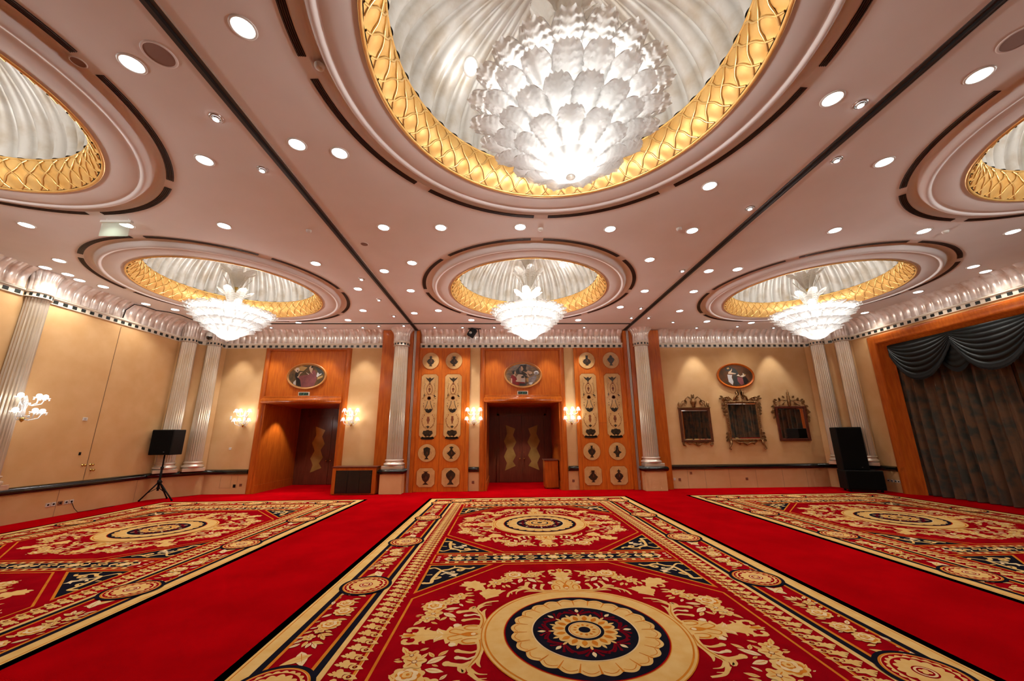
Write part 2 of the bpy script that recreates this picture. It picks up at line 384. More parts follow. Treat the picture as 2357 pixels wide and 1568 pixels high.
for (i,j) in DN:
    loc=(DX[i],DY[j],0)
    if proto is None:
        proto=d=empty('ceiling_dome',loc)
        ring.build('ring','ceiling_paint',d); bo=band.build('gilt_band','gilt',d); lat.build('lattice','gilt_pale',bo); rib.build('ribbed_dome','silver_leaf',d)
    else:
        d=copy_tree(proto); d.location=loc
    tag(d,DL[(i,j)],'ceiling dome','ribbed ceiling domes',kind='thing')
# ------------------------------------------------------------------ curved vents
g=math.radians(2.6)
def vent_mesh():
    b=MB(); n=14; a0=g; a1=pi/4-g
    def strip(r0,r1,z,m):
        vs=[]
        for k in range(n+1):
            a=a0+(a1-a0)*k/n; vs+=[(r0*cos(a),r0*sin(a),z),(r1*cos(a),r1*sin(a),z)]
        b.add(vs,[(2*k,2*k+1,2*k+3,2*k+2) for k in range(n)],m)
    strip(2.862,2.955,ZC-.002,0)
    f=MB()
    for q in range(4):
        r=2.874+.0215*q; vs=[]
        for k in range(n+1):
            a=a0+(a1-a0)*k/n
            for dr,dz in ((0,-.002),(0,-.012),(.005,-.012),(.005,-.002)): vs.append(((r+dr)*cos(a),(r+dr)*sin(a),ZC+dz))
        f.add(vs,[(4*k+e,4*k+e+1,4*k+e+5,4*k+e+4) for k in range(n) for e in range(3)],0)
    e=MB()
    for r0,r1 in ((2.957,2.963),):
        vs=[]
        for k in range(n+1):
            a=a0+(a1-a0)*k/n; vs+=[(r0*cos(a),r0*sin(a),ZC-.003),(r1*cos(a),r1*sin(a),ZC-.003)]
        e.add(vs,[(2*k,2*k+1,2*k+3,2*k+2) for k in range(n)],0)
    return b,f,e
vb,vf,ve=vent_mesh(); vp=None
OCT=['right side, just beyond the middle','far rim, right half','far rim, left half','left side, just beyond the middle','left side, just before the middle','near rim, left half','near rim, right half','right side, just before the middle']
for (i,j) in DN:
    for k in range(8):
        pts=[(DX[i]+2.9*cos(a),DY[j]+2.9*sin(a),ZC) for a in [k*pi/4+g+(pi/4-2*g)*q/6 for q in range(7)]]
        if sum(inview(p) for p in pts)<1: continue
        loc=(DX[i],DY[j],0)
        if vp is None:
            vp=v=empty('air_vent',loc); vb.build('slot','vent_dark',v); vf.build('fins','vent_fin',v); ve.build('edge_trim','ceiling_paint',v)
        else: v=copy_tree(vp); v.location=loc
        v.rotation_euler=(0,0,k*pi/4)
        tag(v,'black slot vent round the %s: %s'%(DN[(i,j)],OCT[k]),'air vent','curved vents round the domes')
# ------------------------------------------------------------------ recessed downlights
BIG=[(-2.63,3.0),(-4.11,3.41),(-2.92,4.57),(-2.39,4.73),(-4.46,4.91),(-9.22,6.74),(-7.31,6.71),(-5.46,6.72),(-2.37,6.74),(-1.24,6.73),(.34,6.69),(2.16,6.74),(3.86,6.78),(3.46,5.38),(4.10,3.70),(5.86,4.78),(5.56,3.36),(6.80,6.73),(8.69,6.74),(3.48,8.08),(5.23,8.69),(5.91,8.58),(5.54,10.08),(-2.18,8.30),(-2.98,8.76),(-4.48,8.36),(-4.07,9.94),(-2.63,10.06),(-4.60,11.80),(-2.99,12.07),(-2.14,11.80),(-1.14,12.84),(2.7,12.84),(4.09,10.05),(3.80,11.44),(5.93,11.82),(7.49,13.0),(9.26,13.1),(-10.30,8.26),(-10.88,9.82),(-11.0,11.20),(-10.56,11.73),(-5.50,12.84),(11.82,8.38),(12.5,8.66),(12.26,10.07),(12.5,12.0),(-11.05,8.64),(-10.95,9.03),(-11.05,9.39),(10.6,6.74),(-9.1,12.9),(-7.4,13.0)]
SMALL=[(-3.72,4.13),(-3.73,5.10),(-3.72,9.25),(-3.76,10.79),(-3.75,12.35),(5.07,4.74),(4.52,3.77),(4.54,5.99),(4.54,8.67),(4.50,11.52),(4.53,12.54),(5.15,12.54),(6.25,13.05),(-4.65,13.55),(-3.71,13.5)]
ROWB=[(-9.9,13.72),(-8.7,13.72),(-6.7,13.72),(-5.3,13.72),(-2.6,13.72),(-1.55,13.72),(-.35,13.72),(1.7,13.72),(3.1,13.72),(7.5,13.78),(9.0,13.60),(10.55,13.78)]   # narrow strip before the back wall
LIGHTS=[]
def clear(q):
    x,y=q
    for cx in DX:
        for cy in DY:
            d=math.hypot(x-cx,y-cy)
            if d<3.12: x,y=cx+(x-cx)*3.12/d,cy+(y-cy)*3.12/d
    return (x,y)
db=MB(); db.lathe([(.102,-.0005),(.100,-.006),(.112,-.010),(.126,-.006),(.128,0)],28)
dl=MB(); dl.disc(.101,(0,0,-.004),28,up=False)
sb=MB(); sb.lathe([(.050,-.001),(.048,-.010),(.066,-.014),(.078,-.006),(.08,0)],24)
se=MB(); se.lathe([(.0,-.030),(.028,-.028),(.044,-.014),(.047,-.002)],20)
sl=MB(); sl.disc(.034,(0,0,-.0325),18,up=False)
bayname=lambda x:'left' if x<-3.37 else ('right' if x>4.79 else 'centre')
def place(lst,kind,p0):
    bays={}
    for x,y in map(clear,lst): bays.setdefault(bayname(x),[]).append((x,y))
    for bn,L in bays.items():
        L.sort(key=lambda q:-q[1])
        for r_,(x,y) in enumerate(L):
            if p0[0] is None:
                o=empty('downlight' if kind=='big' else 'spotlight',(x,y,ZC)); p0[0]=o
                if kind=='big': db.build('trim_ring','white_plastic',o); dl.build('diffuser','lamp_white',o)
                else: sb.build('trim_ring','steel',o); e=se.build('eyeball','steel',o); sl.build('lamp','lamp_white',e)
            else: o=copy_tree(p0[0]); o.location=(x,y,ZC)
            if kind=='big': tag(o,'round white recessed downlight, %s from the back wall in the %s ceiling bay'%(ORD[r_],bn),'downlight','recessed downlights in the ceiling')
            else: tag(o,'small steel eyeball spotlight, %s from the back wall in the %s ceiling bay'%(ORD[r_],bn),'spotlight','eyeball spotlights in the ceiling')
            LIGHTS.append((x,y,kind if y<13.6 else 'wash'))
place(BIG,'big',[None]); place(SMALL+ROWB,'small',[None])
# lamps inside two domes
lp=None
for c,rel,z,lab in ((1,(-1.23,.83),7.02,'round white lamp let into the ribs of the largest overhead dome'),(1,(1.20,.75),7.18,'small white lamp let into the ribs of the far centre dome')):
    if rel is None: continue
    P=Vector((DX[1]+rel[0],DY[0 if rel[0]<0 else 1]+rel[1],z)); nrm=Vector((-rel[0]/1.97**2,-rel[1]/1.97**2,-(z-6.31)/1.45**2)).normalized()
    o=empty('dome_lamp',P+nrm*.10); o.rotation_euler=(-nrm).to_track_quat('Z','Y').to_euler()
    db.build('trim_ring','white_plastic',o); dl.build('diffuser','dome_lamp',o); tag(o,lab,'lamp')
# grilles, sensors, hanging sign
def grille(x,y,r,lab):
    b=MB(); b.lathe([(r*.86,-.004),(r*.93,-.010),(r,-.006),(r+.004,0)],30); o=b.build('speaker_grille','ceiling_paint',loc=(x,y,ZC)); tag(o,lab,'speaker grille')
    c=MB(); c.disc(r*.88,(0,0,-.004),30,up=False); c.build('mesh','grille',o)
grille(-3.72,3.30,.155,'round grey speaker grille beside the left ceiling track, nearest the camera')
grille(-4.68,3.40,.07,'small round grey grille by the left near dome rim')
grille(-2.99,7.41,.085,'small dark round grille between the left track and far centre dome')
grille(5.47,2.95,.155,'round speaker grille at the right edge of the photo')
def sensor(x,y,lab):
    b=MB(); b.lathe([(0,-.045),(.03,-.044),(.05,-.03),(.055,0)],20); tag(b.build('smoke_detector','white_plastic',loc=(x,y,ZC)),lab,'smoke detector')
sensor(-2.05,3.39,'small round ceiling detector beside the big dome vents, left')
sensor(.75,6.75,'small round ceiling detector between the big dome and far centre dome')
sensor(3.55,6.70,'small round ceiling detector near the right track, left of it')
sensor(9.15,6.74,'small round ceiling detector by the near right dome rim')
sensor(-3.9,6.87,'tiny pale ceiling detector left of the left track')
b=MB(); b.box(-.26,.26,-.006,.006,-.36,-.08); o=b.build('hanging_sign','green_acrylic',loc=(-7.27,6.5,ZC)); tag(o,'clear green acrylic exit sign hanging below the ceiling at the left','sign')
b=MB(); b.box(-.28,.28,-.03,.03,-.085,-.045); 
for x in (-.2,.2): b.tube([(x,0,-.05),(x,0,0)],.005)
b.build('holder','white_plastic',o)

# ------------------------------------------------------------------ glass leaf chandeliers
def leaf_mesh(L,w,curl=.12,lob=3,back=.0):
    b=MB(); nu,nv=34,14; vs=[]
    for i in range(nu+1):
        t=i/nu
        base=.50+.50*min(1,t/.6)**.8
        hw=w/2*base
        for k in range(nv+1):
            s_=-1+2*k/nv
            # scalloped tip: length varies with s
            tip=1.0-.07*s_**4-.04*s_*s_+.024*cos(5*pi*s_)
            l=L*t*(tip if t>.0 else 1)
            edge=1+.035*sin(t*36)*abs(s_)**4
            x=s_*hw*edge*(1-.10*max(0,(t-.9)/.1)**2)
            z=.34*hw*(1-s_*s_)+ .0075*sin(64*t-7*abs(s_))*min(1,abs(s_)*3)+curl*L*max(0,(t-.55)/.45)**2+.012*math.exp(-(s_*9)**2)
            vs.append((l,x,-z))
    n=nv+1
    b.add(vs,[(i*n+k,i*n+k+1,(i+1)*n+k+1,(i+1)*n+k) for i in range(nu) for k in range(nv)],0,True)
    return b
def orient(o,r,z,az,el,roll_=0):
    o.matrix_local=Matrix.Translation((r*cos(az),r*sin(az),z))@Matrix.Rotation(az,4,'Z')@Matrix.Rotation(-el,4,'Y')@Matrix.Rotation(roll_,4,'X')
# heights relative to the ceiling
TIERS=[(11,.17,-1.30,.47,.27,.56,0),(15,.28,-1.15,.55,.28,.54,.5),(18,.38,-1.00,.61,.29,.54,0),(20,.46,-.86,.66,.30,.54,.5)]
def chandelier(loc):
    c=empty('chandelier',loc)
    b=MB(); N=72
    b.lathe([(.0,-1.425),(.05,-1.420),(.16,-1.385),(.24,-1.335),(.285,-1.275)],N,rf=lambda r,a,z:r*(1+.012*cos(36*a)))
    b.build('glass_dish','leaf_glass',c)
    b=MB(); b.lathe([(.0,-1.452),(.045,-1.450),(.052,-1.44),(.045,-1.425),(.02,-1.42)],24); b.build('finial','leaf_glass_warm',c)
    b=MB(); b.lathe([(.03,-.62),(.03,1.75)],12); b.lathe([(.03,-.70),(.06,-.66),(.06,-.60),(.03,-.56)],16); b.lathe([(.03,.02),(.045,.03),(.045,.12),(.03,.13)],16)
    b.build('stem','brass',c)
    for (n,r,z,L,w,el,off) in TIERS:
        me=None
        for k in range(n):
            if me is None: o=leaf_mesh(L,w).build('glass_leaf','leaf_glass',c); me=o.data
            else: o=bpy.data.objects.new('glass_leaf',me); COL.objects.link(o); o.parent=c
            orient(o,r,z,2*pi*(k+off)/n,el+R.uniform(-.03,.03),R.uniform(-.05,.05))
    # upright leaves round the stem
    me=None
    for (n,r,z,el,off,sc) in ((4,.16,-.72,1.15,.3,.75),(6,.06,-.52,1.28,.2,1.0),(6,.06,.10,1.24,.6,1.05),(5,.05,.72,1.2,.1,.9)):
        for k in range(n):
            if me is None: o=leaf_mesh(.62,.24,.25).build('upper_leaf','leaf_glass_warm',c); me=o.data
            else: o=bpy.data.objects.new('upper_leaf',me); COL.objects.link(o); o.parent=c
            orient(o,r,z,2*pi*(k+off)/n,el); o.scale=(sc,sc,sc)
    b=MB()
    for k in range(6):
        a=2*pi*(k+.2)/6; P=[(.03*cos(a),.03*sin(a),-.02)]
        for q in range(1,8): t=q/7; P.append(((.03+.30*t)*cos(a),(.03+.30*t)*sin(a),-.02+.42*t**1.6+.03*sin(3*t)))
        b.tube(P,[.014-.006*q/7 for q in range(8)],6)
    b.build('curled_tendrils','leaf_glass_warm',c)
    me=None
    for k in range(8):
        a=2*pi*(k+.25)/8; r,z=((.28,-.98) if k%2 else (.40,-.76))
        if me is None: b=MB(); b.ball((0,0,0),.034,10); o=b.build('bulb','bulb_white',c); me=o.data
        else: o=bpy.data.objects.new('bulb',me); COL.objects.link(o); o.parent=c
        o.location=(r*cos(a),r*sin(a),z)
    b=MB(); b.ball((0,0,-1.25),.035,10); o=b.build('bulb','bulb_white',c)
    return c
CL={(1,0):'largest glass leaf chandelier, hanging in the overhead dome nearest the camera',(0,1):'glass leaf chandelier hanging from the ceiling before the left wooden portal',(1,1):'glass leaf chandelier hanging before the central doorway',(2,1):'glass leaf chandelier hanging above the three gilt mirrors',(0,0):'glass leaf chandelier of the near left dome, outside the picture',(2,0):'glass leaf chandelier of the near right dome, outside the picture'}
ch=None
for k,lab in CL.items():
    dz={(1,0):.05}.get(k,-.02)
    loc=(DX[k[0]],DY[k[1]],ZC+dz)
    if ch is None: c=ch=chandelier(loc)
    else: c=copy_tree(ch); c.location=loc; c.rotation_euler=(0,0,{(0,1):.4,(1,1):1.1,(2,1):2.0}.get(k,0))
    tag(c,lab,'chandelier','glass leaf chandeliers')
# ------------------------------------------------------------------ crystal wall lights
def sconce(loc,rz):
    s=empty('wall_sconce',loc,rz)        # local: wall at y=0, room towards -y
    b=MB(); b.lathe([(0,-.30),(.035,-.28),(.06,-.22),(.05,-.1),(.07,0),(.05,.1),(.02,.2),(0,.22)],16,c=(0,-.04,0)); b.build('back_plate','crystal',s)
    b=MB(); b.lathe([(0,-.40),(.02,-.38),(.045,-.34),(.05,-.30),(.02,-.29)],14,c=(0,-.09,0)); b.build('finial','brass',s)
    for z,n0 in ((.20,0),(-.13,1)):
        for k in range(3):
            dx=(-.235,0,.235)[k]*(1.0 if n0==0 else 1.08); dy=(-.20,-.33,-.20)[k]
            b=MB(); b.tube([(0,-.06,z-.16),(dx*.4,dy*.55,z-.22),(dx*.85,dy*.95,z-.17),(dx,dy,z-.06)],.012,6); a=b.build('arm','crystal',s)
            b=MB(); b.lathe([(.012,-.06),(.05,-.055),(.085,-.035),(.088,-.03)],16,c=(dx,dy,z),rf=lambda r,a,z_:r*(1+.05*cos(8*a)))
            for q in range(6):
                an=2*pi*q/6; b.ball((dx+.08*cos(an),dy+.08*sin(an),z-.075),.013,6,sc=(.7,.7,1.7))
            b.build('drip_dish','crystal',a)
            b=MB(); b.ball((dx,dy,z),.050,12); b.lathe([(.016,-.06),(.016,-.03)],8,c=(dx,dy,z)); b.build('bulb','bulb_white',a)
    for rr,zz,yy in ((.10,-.27,-.08),(.07,.02,-.07)):
        b=MB(); b.tube([(rr*cos(pi+pi*q/9),yy+rr*sin(pi+pi*q/9),zz+.02) for q in range(10)],.005,5)
        for q in range(10): an=pi+pi*q/9; b.ball((rr*cos(an),yy+rr*sin(an),zz),.014,6,sc=(.8,.8,2.2))
        b.build('crystal_drops','crystal',s)
    return s
SC=[((-1.10,YB-.0,2.695),0,'crystal wall light on the cream strip just left of the central doorway'),((2.555,YB,2.695),0,'crystal wall light on the cream strip just right of the central doorway'),((-9.50,YB,2.695),0,'crystal wall light left of the left wooden portal'),((-5.60,YB,2.695),0,'crystal wall light right of the left wooden portal, above the low cabinet'),((XL+.42,9.0,2.70),pi/2,'crystal wall light on the fluted column at the left picture edge')]
s0=None
for loc,rz,lab in SC:
    if s0 is None: s=s0=sconce(loc,rz)
    else: s=copy_tree(s0); s.location=loc; s.rotation_euler=(0,0,rz)
    tag(s,lab,'wall light','crystal wall lights')
# ------------------------------------------------------------------ fluted columns
def flute(n): return lambda r,a,z: r-.030*abs(sin(n/2*a))**.8
def column(full,nm,lab,loc,rz=0,cap=True):
    c=empty('column',loc,rz); R0=.285; FL=.16 if full else .09
    if full:
        b=MB(); b.bbox(-.38,.38,-.34,.45,0,.665,.008); b.build('pedestal','wall_cloth',c)
        b=MB(); pts=[(-.38,.42),(-.38,-.34),(.38,-.34),(.38,.42)]; sweep([(x,y) for x,y in pts],half_c,b); b.box(-.37,.37,-.33,.42,.66,.825); b.build('dado_band','black_lacquer',c)
    b=MB(); b.bbox(-.36,.36,-.32,.36,.815,.925,.006); b.build('plinth','silver_column',c)
    b=MB(); b.lathe([(.29,.925),(.355,.94),(.372,.975),(.355,1.01),(.318,1.022),(.300,1.05),(.300,1.075),(.32,1.09),(.335,1.105),(.32,1.125),(.29,1.13)],48); b.build('base','silver_column',c)
    b=MB(); n=24
    b.lathe([(R0+.006,1.13),(R0+.006,1.16)],n*8); 
    b.lathe([(R0-.028*max(0,(z-1.6)/3.7),z) for z in [1.16]+[1.2+.27*k for k in range(16)]+[5.265]],n*8,rf=flute(n)); b.build('shaft','silver_column',c)
    b=MB(); b.lathe([(.262,5.262),(.30,5.266),(.306,5.275),(.30,5.284),(.288,5.288),(.288,5.382),(.30,5.388),(.310,5.402),(.30,5.418),(.29,5.43),(.31,5.44),(.30,5.455)],48)
    for k in range(14):
        a=2*pi*k/14; M=Matrix.Rotation(a,4,'Z'); b.box(.286,.293,-.032,.032,5.30,5.372,1,M)
    b.build('ring','cream_paint|black_square'.split('|'),c)
    b=MB(); m=16
    b.lathe([(.285+.022+FL*max(0,(z-5.62)/.33)**2.4,z) for z in (5.45,5.55,5.64,5.71,5.77,5.82,5.86,5.89,5.915,5.935,5.945)],m*8,rf=lambda r,a,z:r-.03*(1-abs(sin(m/2*a))**.5)); b.build('capital','silver_cornice',c)
    tag(c,lab,'column','fluted silver columns',kind='thing'); return c
half_c=[(0,.655)]+[(.012+.062*sin(pi*t/10),.74-.083*cos(pi*t/10)) for t in range(11)]+[(0,.828)]
ca=column(True,'',"free silver fluted column on a pedestal left of the central doorway",(-3.893,14.0+.08,0))
cb=copy_tree(ca); cb.location=(5.36,14.08,0); tag(cb,'free silver fluted column on a pedestal left of the three mirrors','column')
cc=column(False,'','silver fluted half column in the far left corner, first from the left wall',(-11.31,13.40,0),math.radians(49))
cc.scale=(.86,.86,1)
ca['kind']=cb['kind']=cc['kind']='thing'
for loc,rz,lab in (((-10.84,13.97,0),math.radians(49),'silver fluted half column in the far left corner, nearer the left portal'),((12.29,13.96,0),math.radians(-49),'silver fluted half column in the far right corner, nearer the mirrors'),((12.77,13.39,0),math.radians(-49),'silver fluted half column in the far right corner, partly behind the black loudspeaker'),((XL+.02,9.0,0),math.radians(90),'silver fluted half column on the left wall, behind a crystal wall light')):
    c=copy_tree(cc); c.location=loc; c.rotation_euler=(0,0,rz); tag(c,lab,'column')
# wooden piers behind the free columns, jambs and metal strips of the partition
for nm,s_,lab in (('trim_12',-1,'cherry wood pier behind the left free column'),('trim_13',1,'cherry wood pier behind the right free column')):
    b=MB(); X=lambda u: XM+s_*u
    def bx(u0,u1,y0,y1,z0,z1,m): b.box(min(X(u0),X(u1)),max(X(u0),X(u1)),y0,y1,z0,z1,m)
    bx(4.20,5.37,14.10,YB+.05,0,ZC-.02,0)
    bx(4.42,5.12,14.06,14.12,.0,ZC-.03,0)
    bx(3.965,4.09,14.12,YB+.05,0,ZC-.03,0)
    bx(4.09,4.20,14.16,YB+.05,0,ZC-.03,0)
    bx(4.105,4.135,14.13,14.17,0,ZC-.03,1); bx(4.150,4.185,14.13,14.17,0,ZC-.03,1)
    st(b.build(nm,['cherry_wood','metal_strip']),lab)

# ------------------------------------------------------------------ oval pictures
def ell(cx,cz,rx,rz,n=48,a0=0,a1=2*pi): return [(cx+rx*cos(a0+(a1-a0)*i/n),cz+rz*sin(a0+(a1-a0)*i/n)) for i in range(n if a1-a0>6.28 else n+1)]
def wallfn(x0,z0,y0): return lambda a,b_,d: (a,-d,b_)
mat('art_ground',(.16,.085,.03),(.06,.05,.022),scale=7,rough=.4,coat=.3); mat('art_ground_warm',(.30,.16,.05),(.09,.05,.025),scale=5,rough=.4,coat=.3,stretch=(1,1,3)); mat('art_ground_brown',(.15,.05,.018),(.08,.045,.02),scale=5,rough=.4,coat=.3)
mat('art_skin',(.66,.46,.30),rough=.5); mat('art_pale',(.70,.58,.45),rough=.5); mat('art_black',(.012,.010,.009),rough=.5); mat('art_mauve',(.30,.085,.085),(.20,.06,.07),scale=6,rough=.5); mat('art_red',(.34,.012,.012),(.2,.01,.012),scale=9,rough=.5); mat('art_grey',(.30,.24,.23),(.17,.14,.14),scale=12,rough=.5); mat('art_white',(.62,.60,.58),rough=.5); mat('art_dark',(.045,.045,.04),rough=.5); mat('art_gold',(.50,.30,.10),rough=.5)
AM=['art_skin','art_pale','art_black','art_mauve','art_red','art_grey','art_white','art_dark','art_gold']
def picture(cx,cz,rx,rz,ground,shapes,lab,fm='frame_wood'):
    o=empty('oval_picture',(cx,YB-.015,cz)); n=64
    b=MB(); pr=[(0,0),(.0,.03),(.012,.05),(.03,.055),(.045,.045),(.05,.03),(.068,.035),(.078,.025),(.08,.0)]
    vs=[]
    for i in range(n):
        a=2*pi*i/n
        for w,d in pr: vs.append(((rx-w)*cos(a),-d,(rz-w)*sin(a)))
    k=len(pr); b.add(vs,[(i*k+j,i*k+j+1,((i+1)%n)*k+j+1,((i+1)%n)*k+j) for i in range(n) for j in range(k-1)],0,True); b.build('frame',fm,o)
    b=MB(); ax,az=rx-.075,rz-.075
    b.add([(x,-.022,z) for x,z in ell(0,0,ax,az,n)],[tuple(reversed(range(n)))],0)
    for q,(m,pts) in enumerate(shapes):
        pp=[]
        for u,v in pts:
            r=math.hypot(u,v); f=.985/r if r>.985 else 1
            pp.append((u*f*ax,v*f*az))
        b.add([(x,-.0225-.0006*q,z) for x,z in pp],[tuple(range(len(pp)))],1+m)
    b.build('painting',[ground]+AM,o)
    return tag(o,lab,'picture','oval framed pictures')
def circ(u,v,r,r2=None,n=16): return ell(u,v,r,r2 or r,n)
# shapes in unit-oval coordinates (u right, v up)
def px2(l,c,rx,ry): return [((x-c[0])/rx,(c[1]-y)/ry) for x,y in l]
c1=(805,800);f1=lambda l:px2(l,c1,480,310)
picture(-7.445,4.175,.745,.505,'art_ground',[
 (8,f1([(350,560),(620,490),(800,560),(700,660),(450,640)])),(7,f1([(1000,500),(1200,600),(1280,760),(1100,700)])),
 (3,f1([(560,860),(640,790),(760,770),(860,760),(930,640),(1010,640),(1060,760),(1080,900),(1030,1080),(780,1110),(640,1090)])),
 (2,f1([(490,720),(560,700),(570,830),(640,900),(690,1085),(540,1090),(540,900),(490,800)])),
 (6,f1([(470,960),(530,900),(540,1050),(470,1010)])),(1,circ(*f1([(535,625)])[0],.125,.2)),(2,circ(*f1([(545,650)])[0],.03,.08)),(0,f1([(520,680),(560,660),(560,710)])),
 (0,f1([(545,820),(590,850),(625,740),(690,690),(620,690),(580,800)])),(0,f1([(845,560),(880,515),(930,530),(950,600),(930,700),(970,750),(890,690),(850,600)])),(2,circ(*f1([(920,550)])[0],.05,.09)),
 (1,f1([(775,690),(870,745),(850,765),(790,710)])),(3,f1([(780,790),(850,800),(800,880)])),(6,f1([(1080,700),(1110,710),(1140,750),(1200,720),(1190,760),(1120,800),(1100,830),(1065,810)])),(8,f1([(1100,830),(1230,780),(1240,830),(1100,900)]))],
 'oval picture of a figure in black facing a figure in mauve, over the left portal')
c2=(965,705);f2=lambda l:px2(l,c2,525,335)
picture(.755,4.187,.735,.512,'art_ground_warm',[
 (7,f1 and f2([(720,600),(830,480),(900,400),(1080,390),(1060,540),(1120,600),(1080,800),(760,660)])),(5,f2([(840,500),(900,480),(930,640),(870,640)])),
 (0,f2([(890,440),(920,420),(950,460),(980,530),(930,600),(905,560),(900,480)])),(2,f2([(870,430),(920,400),(960,420),(950,440),(900,450)])),
 (1,f2([(770,740),(830,680),(930,690),(1000,720),(1030,830),(1020,930),(760,900),(740,880)])),(7,f2([(900,760),(1000,700),(1000,790),(920,800)])),(6,f2([(900,810),(1030,810),(1010,930),(900,900)])),
 (2,circ(*f2([(690,625)])[0],.105,.17)),(0,f2([(700,600),(740,590),(750,640),(720,700),(760,760),(640,700),(700,680)])),
 (4,f2([(600,720),(650,695),(760,790),(780,830),(720,910),(860,910),(1000,920),(1080,1000),(860,1030),(640,960),(580,860)])),(0,f2([(600,800),(630,810),(630,950),(590,930)])),(7,f2([(860,950),(1070,960),(1060,1020),(850,1030)])),
 (0,f2([(950,590),(1060,620),(1120,570),(1230,610),(1250,660),(1180,690),(1100,640),(1170,780),(1030,710),(1110,720),(1050,650)])),
 (5,f2([(1130,790),(1230,760),(1330,700),(1390,760),(1330,880),(1220,990),(1110,960),(1120,860)])),(6,circ(*f2([(1370,640)])[0],.14,.18)),(5,circ(*f2([(1370,660)])[0],.10,.12)),(6,f2([(1150,930),(1260,920),(1240,1000),(1160,990)])),(8,f2([(1060,810),(1130,790),(1130,920),(1080,900)]))],
 'oval picture of a figure in red with companions round a table, over the central doorway')
c3=(610,490);f3=lambda l:px2(l,c3,430,285)
picture(9.07,4.125,.745,.50,'art_ground_brown',[
 (7,f3([(350,300),(450,240),(620,300),(690,420),(640,500),(560,480),(460,360),(380,370)])),(8,f3([(400,290),(460,270),(470,310),(420,320)])),(0,f3([(510,340),(540,290),(530,350),(500,400),(630,430),(600,450),(420,440),(440,390)])),
 (6,f3([(400,460),(520,470),(500,530),(530,650),(500,735),(410,650),(400,540)])),(7,f3([(540,480),(660,520),(680,720),(550,755),(530,600)])),
 (1,f3([(630,490),(680,450),(720,500),(790,470),(790,420),(830,440),(870,470),(850,495),(770,530),(680,500)])),(8,f3([(820,440),(870,460),(850,490),(820,480)])),
 (3,f3([(640,530),(770,540),(790,700),(720,740),(640,640)])),(2,f3([(780,540),(860,520),(920,640),(830,720),(790,700)]))],
 'oval picture of two brown-lit figures, above the middle mirror','cherry_flat')
# ------------------------------------------------------------------ ornate mirrors
def scroll(cx,cz,r,turns,a0,sg=1,n=18,y=-.03): return [(cx+r*(1-.8*t/n)*cos(a0+sg*turns*2*pi*t/n),y,cz+r*(1-.8*t/n)*sin(a0+sg*turns*2*pi*t/n)) for t in range(n+1)]
def leafpoly(b,x,z,l,w,a,y=-.035,m=0):
    c,s_=cos(a),sin(a); pts=[]
    for t in range(9):
        q=t/8; pts.append((l*q,w*sin(pi*q)**.8))
    for t in range(7,0,-1):
        q=t/8; pts.append((l*q,-w*sin(pi*q)**.8))
    b.prism([(x+p*c-q*s_,z+p*s_+q*c) for p,q in pts],-y-.012,-y+.008,lambda a_,b_,d:(a_,-d,b_),m)
def mirror_base(cx,z0,z1,hw,lab,fm,bead):
    o=empty('mirror',(cx,YB-.005,z0)); h=z1-z0
    b=MB(); w=.085; 
    for x0,x1,a,c in ((-hw,-hw+w,0,h),(hw-w,hw,0,h),(-hw+w,hw-w,0,w),(-hw+w,hw-w,h-w,h)): b.bbox(x0,x1,-.06,0,a,c,.012)
    f=b.build('frame',fm,o)
    b=MB(); b.box(-hw+w*.9,hw-w*.9,-.03,-.02,w*.9,h-w*.9)
    # bevelled glass edge
    e=.03; xa,xb,za,zb=-hw+w,hw-w,w,h-w
    b.add([(xa,-.031,za),(xb,-.031,za),(xb,-.031,zb),(xa,-.031,zb),(xa+e,-.036,za+e),(xb-e,-.036,za+e),(xb-e,-.036,zb-e),(xa+e,-.036,zb-e)],[(0,1,5,4),(1,2,6,5),(2,3,7,6),(3,0,4,7),(4,5,6,7)])
    b.build('glass','mirror_glass',o)
    if bead:
        b=MB(); n=int((h-.06)/.055)
        for k in range(n+1):
            z=.03+(h-.06)*k/n
            for x in (-hw+.035,hw-.035): b.ball((x,-.062,z),.024,8)
        n=int((2*hw-.06)/.055)
        for k in range(n+1):
            x=-hw+.03+(2*hw-.06)*k/n
            for z in (.035,h-.035): b.ball((x,-.062,z),.022,8)
        b.build('beading','gilt_bronze',f)
    return o,h
